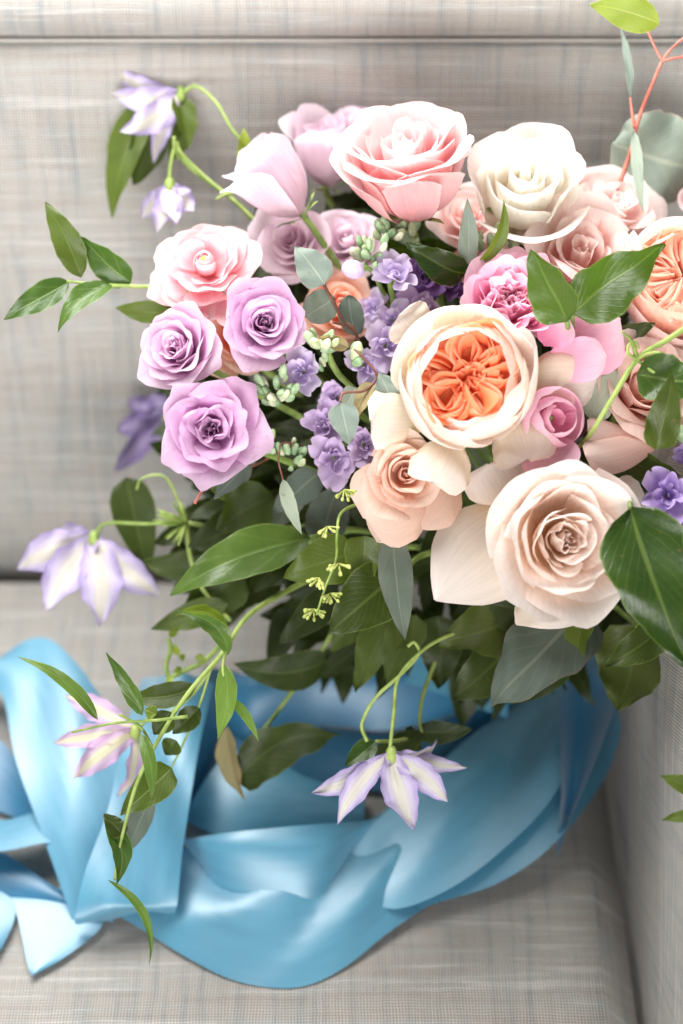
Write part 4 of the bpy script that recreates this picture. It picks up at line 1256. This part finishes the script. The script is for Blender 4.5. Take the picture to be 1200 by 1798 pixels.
pstem(s, [(740, 1288, 1.16), (738, 1250, 1.16), (750, 1200, 1.17), (790, 1120, 1.2), (900, 1000, 1.27)], .0013, .0016, 'vine')
pstem(s, [(660, 1302, 1.13), (700, 1300, 1.14), (740, 1288, 1.16)], .0012, .0013, 'vine', 'twig')
# left side clematis leaves
s = sprig('clematis_vine', 'upright blurred green leaf with a bristly seed head beside the left clematis', (300, 900), 1.2, 'vine')
leaf(s, (222, 838), (262, 1010), 78, 1.23, 1.23, 'olive', fold=.15, shape='ovate')
for k in range(22):
    rg = random.Random(900 + k)
    a = rg.uniform(1.8, 4.6)
    pstem(s, [(328, 918, 1.195), (328 + 62 * math.cos(a) * rg.uniform(.6, 1), 918 + 44 * math.sin(a) * rg.uniform(.6, 1), 1.19 + rg.uniform(-.02, .02))], .0016, .0006, 'vine', 'seed_bristle', 3, 4)
pstem(s, [(328, 918, 1.195), (335, 980, 1.195), (360, 1040, 1.195), (405, 1090, 1.19)], .0018, .0014, 'vine')
pstem(s, [(328, 918, 1.195), (305, 860, 1.2), (285, 835, 1.2), (250, 840, 1.2), (240, 860, 1.2)], .0011, .0007, 'vine', 'tendril')
pstem(s, [(328, 918, 1.195), (420, 930, 1.2), (560, 920, 1.22)], .0016, .0018, 'vine', 'twig')
s = sprig('clematis_vine', 'drooping dark leaves behind the top left clematis', (320, 240), 1.22, 'vine')
leaf(s, (255, 180), (196, 382), 66, 1.225, 1.23, 'mid', fold=.3, shape='ovate', roll=.3)
leaf(s, (275, 215), (235, 325), 72, 1.23, 1.235, 'dark', fold=.3, shape='ovate', roll=-.2)
leaf(s, (312, 170), (330, 262), 46, 1.215, 1.21, 'mid', fold=.5, shape='ovate', roll=-.4)
leaf(s, (330, 215), (298, 285), 40, 1.22, 1.22, 'dark', fold=.3, shape='ovate')
pstem(s, [(270, 210, 1.228), (300, 240, 1.22), (330, 290, 1.21), (420, 360, 1.205), (500, 450, 1.2)], .0016, .0018, 'vine')
pstem(s, [(318, 280, 1.212), (308, 262, 1.205), (306, 240, 1.2)], .0018, .0012, 'vine', 'twig')
s = sprig('clematis_vine', 'fresh green seed pod and leaf on a stalk left of the half closed lilac rose', (440, 265), 1.2, 'vine')
for k, (b_, t_, wd, rl) in enumerate([((430, 300), (428, 225), 30, 0), ((445, 300), (455, 240), 26, .6), ((455, 300), (480, 245), 28, -.4), ((440, 295), (418, 245), 22, .5), ((460, 305), (470, 275), 26, .2)]):
    leaf(s, b_, t_, wd, 1.20, 1.19, 'lime' if k != 2 else 'smilax', fold=.4, shape='lance', roll=rl)
pstem(s, [(440, 300, 1.2), (450, 330, 1.2), (400, 340, 1.2), (380, 350, 1.2)], .0016, .001, 'vine')
pstem(s, [(445, 300, 1.2), (490, 380, 1.2), (560, 480, 1.22)], .0016, .0018, 'vine', 'twig')
# left smilax
s = sprig('smilax_sprig', 'sprig of four glossy pointed leaves reaching left from the ranunculus', (200, 500), 1.13, 'sprig')
pstem(s, [(118, 494, 1.13), (180, 500, 1.13), (240, 503, 1.135), (300, 510, 1.14), (420, 560, 1.18)], .001, .0018, 'vine')
leaf(s, (143, 487), (80, 354), 52, 1.13, 1.12, 'mid', fold=.2, shape='lance', roll=.15, bend=.05)
leaf(s, (230, 497), (142, 414), 60, 1.135, 1.13, 'smilax', fold=.25, shape='ovate', roll=-.3)
leaf(s, (122, 494), (6, 557), 50, 1.13, 1.12, 'smilax', fold=.25, shape='lance', roll=.3)
leaf(s, (196, 500), (102, 576), 46, 1.13, 1.11, 'smilax', fold=.3, shape='lance', roll=.4, sway=.08)
leaf(s, (300, 548), (203, 540), 40, 1.16, 1.16, 'mid', fold=.2, shape='lance')
leaf(s, (320, 530), (275, 520), 36, 1.14, 1.14, 'mid', fold=.3, shape='ovate')
# trailing smilax
s = sprig('smilax_vine', 'long trailing green vine with narrow leaves falling over the ribbon at lower left', (400, 1100), 1.1, 'vine')
pstem(s, [(620, 980, 1.22), (500, 1040, 1.15), (432, 1085, 1.11), (390, 1148, 1.10), (330, 1218, 1.09), (275, 1305, 1.085), (242, 1372, 1.085), (222, 1440, 1.085), (208, 1500, 1.09), (202, 1545, 1.092)], .002, .0009, 'vine', n=50)
pstem(s, [(330, 1258, 1.085), (270, 1265, 1.08), (200, 1270, 1.078), (126, 1286, 1.08)], .0011, .0007, 'vine', 'twig')
pstem(s, [(268, 1312, 1.085), (248, 1278, 1.08), (210, 1254, 1.078)], .0011, .0009, 'vine', 'twig')
pstem(s, [(405, 1120, 1.105), (392, 1165, 1.095), (395, 1200, 1.095), (400, 1225, 1.097)], .0012, .0009, 'vine', 'twig')
pstem(s, [(375, 1160, 1.12), (350, 1240, 1.13), (320, 1310, 1.14), (300, 1350, 1.14)], .0009, .0007, 'vine', 'twig')
for (b_, t_, wd, d0, d1, mt, kw) in [
        ((172, 1264), (36, 1152), 26, 1.078, 1.06, 'smilax', dict(sway=.06, roll=.3)), ((250, 1256), (187, 1148), 30, 1.08, 1.07, 'smilax', dict(sway=.05, roll=-.2)),
        ((345, 1207), (220, 1224), 46, 1.12, 1.13, 'mid', dict(sway=-.06)), ((350, 1242), (303, 1288), 42, 1.13, 1.13, 'mid', {}),
        ((247, 1288), (266, 1405), 26, 1.078, 1.065, 'smilax', dict(sway=-.1, roll=.3)), ((302, 1348), (212, 1432), 66, 1.12, 1.10, 'mid', dict(shape='ovate', fold=.1)),
        ((268, 1395), (220, 1502), 42, 1.13, 1.13, 'greydark', dict(roll=.3)), ((218, 1468), (184, 1428), 36, 1.09, 1.09, 'mid', dict(shape='ovate', roll=.4)),
        ((184, 1440), (207, 1553), 40, 1.09, 1.085, 'smilax', dict(sway=-.14, roll=-.5)), ((190, 1545), (262, 1698), 16, 1.09, 1.085, 'smilax', dict(sway=-.18)),
        ((402, 1106), (312, 1078), 26, 1.105, 1.09, 'lime', dict(sway=.2, roll=.5)), ((402, 1150), (314, 1078), 34, 1.10, 1.075, 'smilax', dict(sway=.18, roll=-.3)),
        ((394, 1166), (382, 1298), 40, 1.095, 1.085, 'smilax', dict(sway=-.08, roll=.2)), ((398, 1222), (454, 1302), 18, 1.097, 1.09, 'smilax', dict(sway=-.08)),
        ((300, 1250), (270, 1290), 44, 1.11, 1.11, 'mid', {}), ((310, 1300), (290, 1325), 40, 1.13, 1.13, 'mid', {}), ((275, 1255), (255, 1245), 26, 1.09, 1.09, 'lime', {})]:
    leaf(s, b_, t_, wd, d0, d1, mt, **dict(dict(shape='lance', fold=.35), **kw))
s = sprig('clematis_seedling', 'pale blurred curly tendrils behind the trailing vine', (330, 1150), 1.19, 'vine')
pstem(s, [(400, 1120, 1.18), (360, 1160, 1.19), (330, 1175, 1.19), (300, 1188, 1.19), (292, 1170, 1.19), (300, 1140, 1.19), (295, 1120, 1.19)], .0018, .0014, 'vine')
for k, (x, y) in enumerate([(298, 1118), (312, 1150), (325, 1155), (345, 1150), (300, 1185), (320, 1175)]):
    leaf(s, (x, y), (x + 18 * math.cos(k * 2), y - 22 * math.sin(k + 1)), 14, 1.19, 1.185, 'lime', fold=.3, shape='lance')
# seeded eucalyptus
s = sprig('seeded_eucalyptus', 'thin yellow green seed sprig hanging in front of the dark leaves', (590, 910), 1.09, 'eucalyptus')
pstem(s, [(640, 880, 1.13), (600, 900, 1.095), (592, 940, 1.085), (590, 985, 1.08), (572, 1030, 1.075), (556, 1080, 1.07)], .0011, .0007, 'vine')
rg = random.Random(77)
for (x, y, n_, sd) in [(570, 935, 7, 1), (590, 1000, 6, 1), (565, 1025, 6, -1), (575, 1052, 8, 1), (556, 1080, 6, -1), (600, 870, 4, 1)]:
    bb = Batch()
    jx = x + 5 * sd
    for q in range(n_ + 3):
        a = rg.uniform(-.3, 3.4)
        k_ = rg.uniform(.6, 1.1)
        p0, p1 = at(jx, y - 10, 1.078), at(jx + 17 * k_ * math.cos(a), y - 6 + 14 * k_ * math.sin(a), 1.075 + rg.uniform(-.005, .005))
        bb.add(*tube_geo([p0, p1], .0006, .0007, 2, 4))
        bb.add(*ellipsoid_geo(p1, p1 - p0, .0017, .0011, 6, 5))
    bb.build('seed_cluster', M['seed'], s)

# dark filler foliage packed inside the bouquet (a mass nobody could count)
rg = random.Random(2024)
bf = Batch()
for k in range(520):
    x = rg.uniform(350, 1230)
    y = rg.uniform(420, 1190)
    e = ((x - 800) / 450) ** 2 + ((y - 790) / 390) ** 2
    if e > 1:
        continue
    d = 1.255 - 0.085 * math.sqrt(max(0, 1 - e)) + rg.uniform(0, .05)
    a = math.atan2(y - 850, x - 880) + rg.uniform(-.7, .7)
    L_ = rg.uniform(70, 130)
    V, F, UV = leaf_geo(at(x, y, d), at(x + L_ * math.cos(a), y + L_ * math.sin(a), d - rg.uniform(-.01, .03)), L_ * rg.uniform(.4, .6) * d / FPX, roll=rg.uniform(-.8, .8), fold=.2, shape='ovate', seed=k, nu=4, nv=8, twist=rg.uniform(-.6, .6), ruf=.06, curl=rg.uniform(-.2, .1))
    bf.add(V, F, UV)
for k in range(150):
    x, y = rg.uniform(380, 900), rg.uniform(340, 760)
    e = ((x - 640) / 250) ** 2 + ((y - 560) / 200) ** 2
    if e > 1:
        continue
    d = 1.23 - 0.04 * math.sqrt(1 - e) + rg.uniform(0, .03)
    a = rg.uniform(0, 6.28)
    L_ = rg.uniform(60, 100)
    V, F, UV = leaf_geo(at(x, y, d), at(x + L_ * math.cos(a), y + L_ * math.sin(a), d + rg.uniform(-.02, .02)), L_ * rg.uniform(.4, .6) * d / FPX, roll=rg.uniform(-.8, .8), fold=.2, shape='ovate', seed=k, nu=4, nv=8, twist=rg.uniform(-.6, .6), ruf=.06, curl=rg.uniform(-.2, .1))
    bf.add(V, F, UV)
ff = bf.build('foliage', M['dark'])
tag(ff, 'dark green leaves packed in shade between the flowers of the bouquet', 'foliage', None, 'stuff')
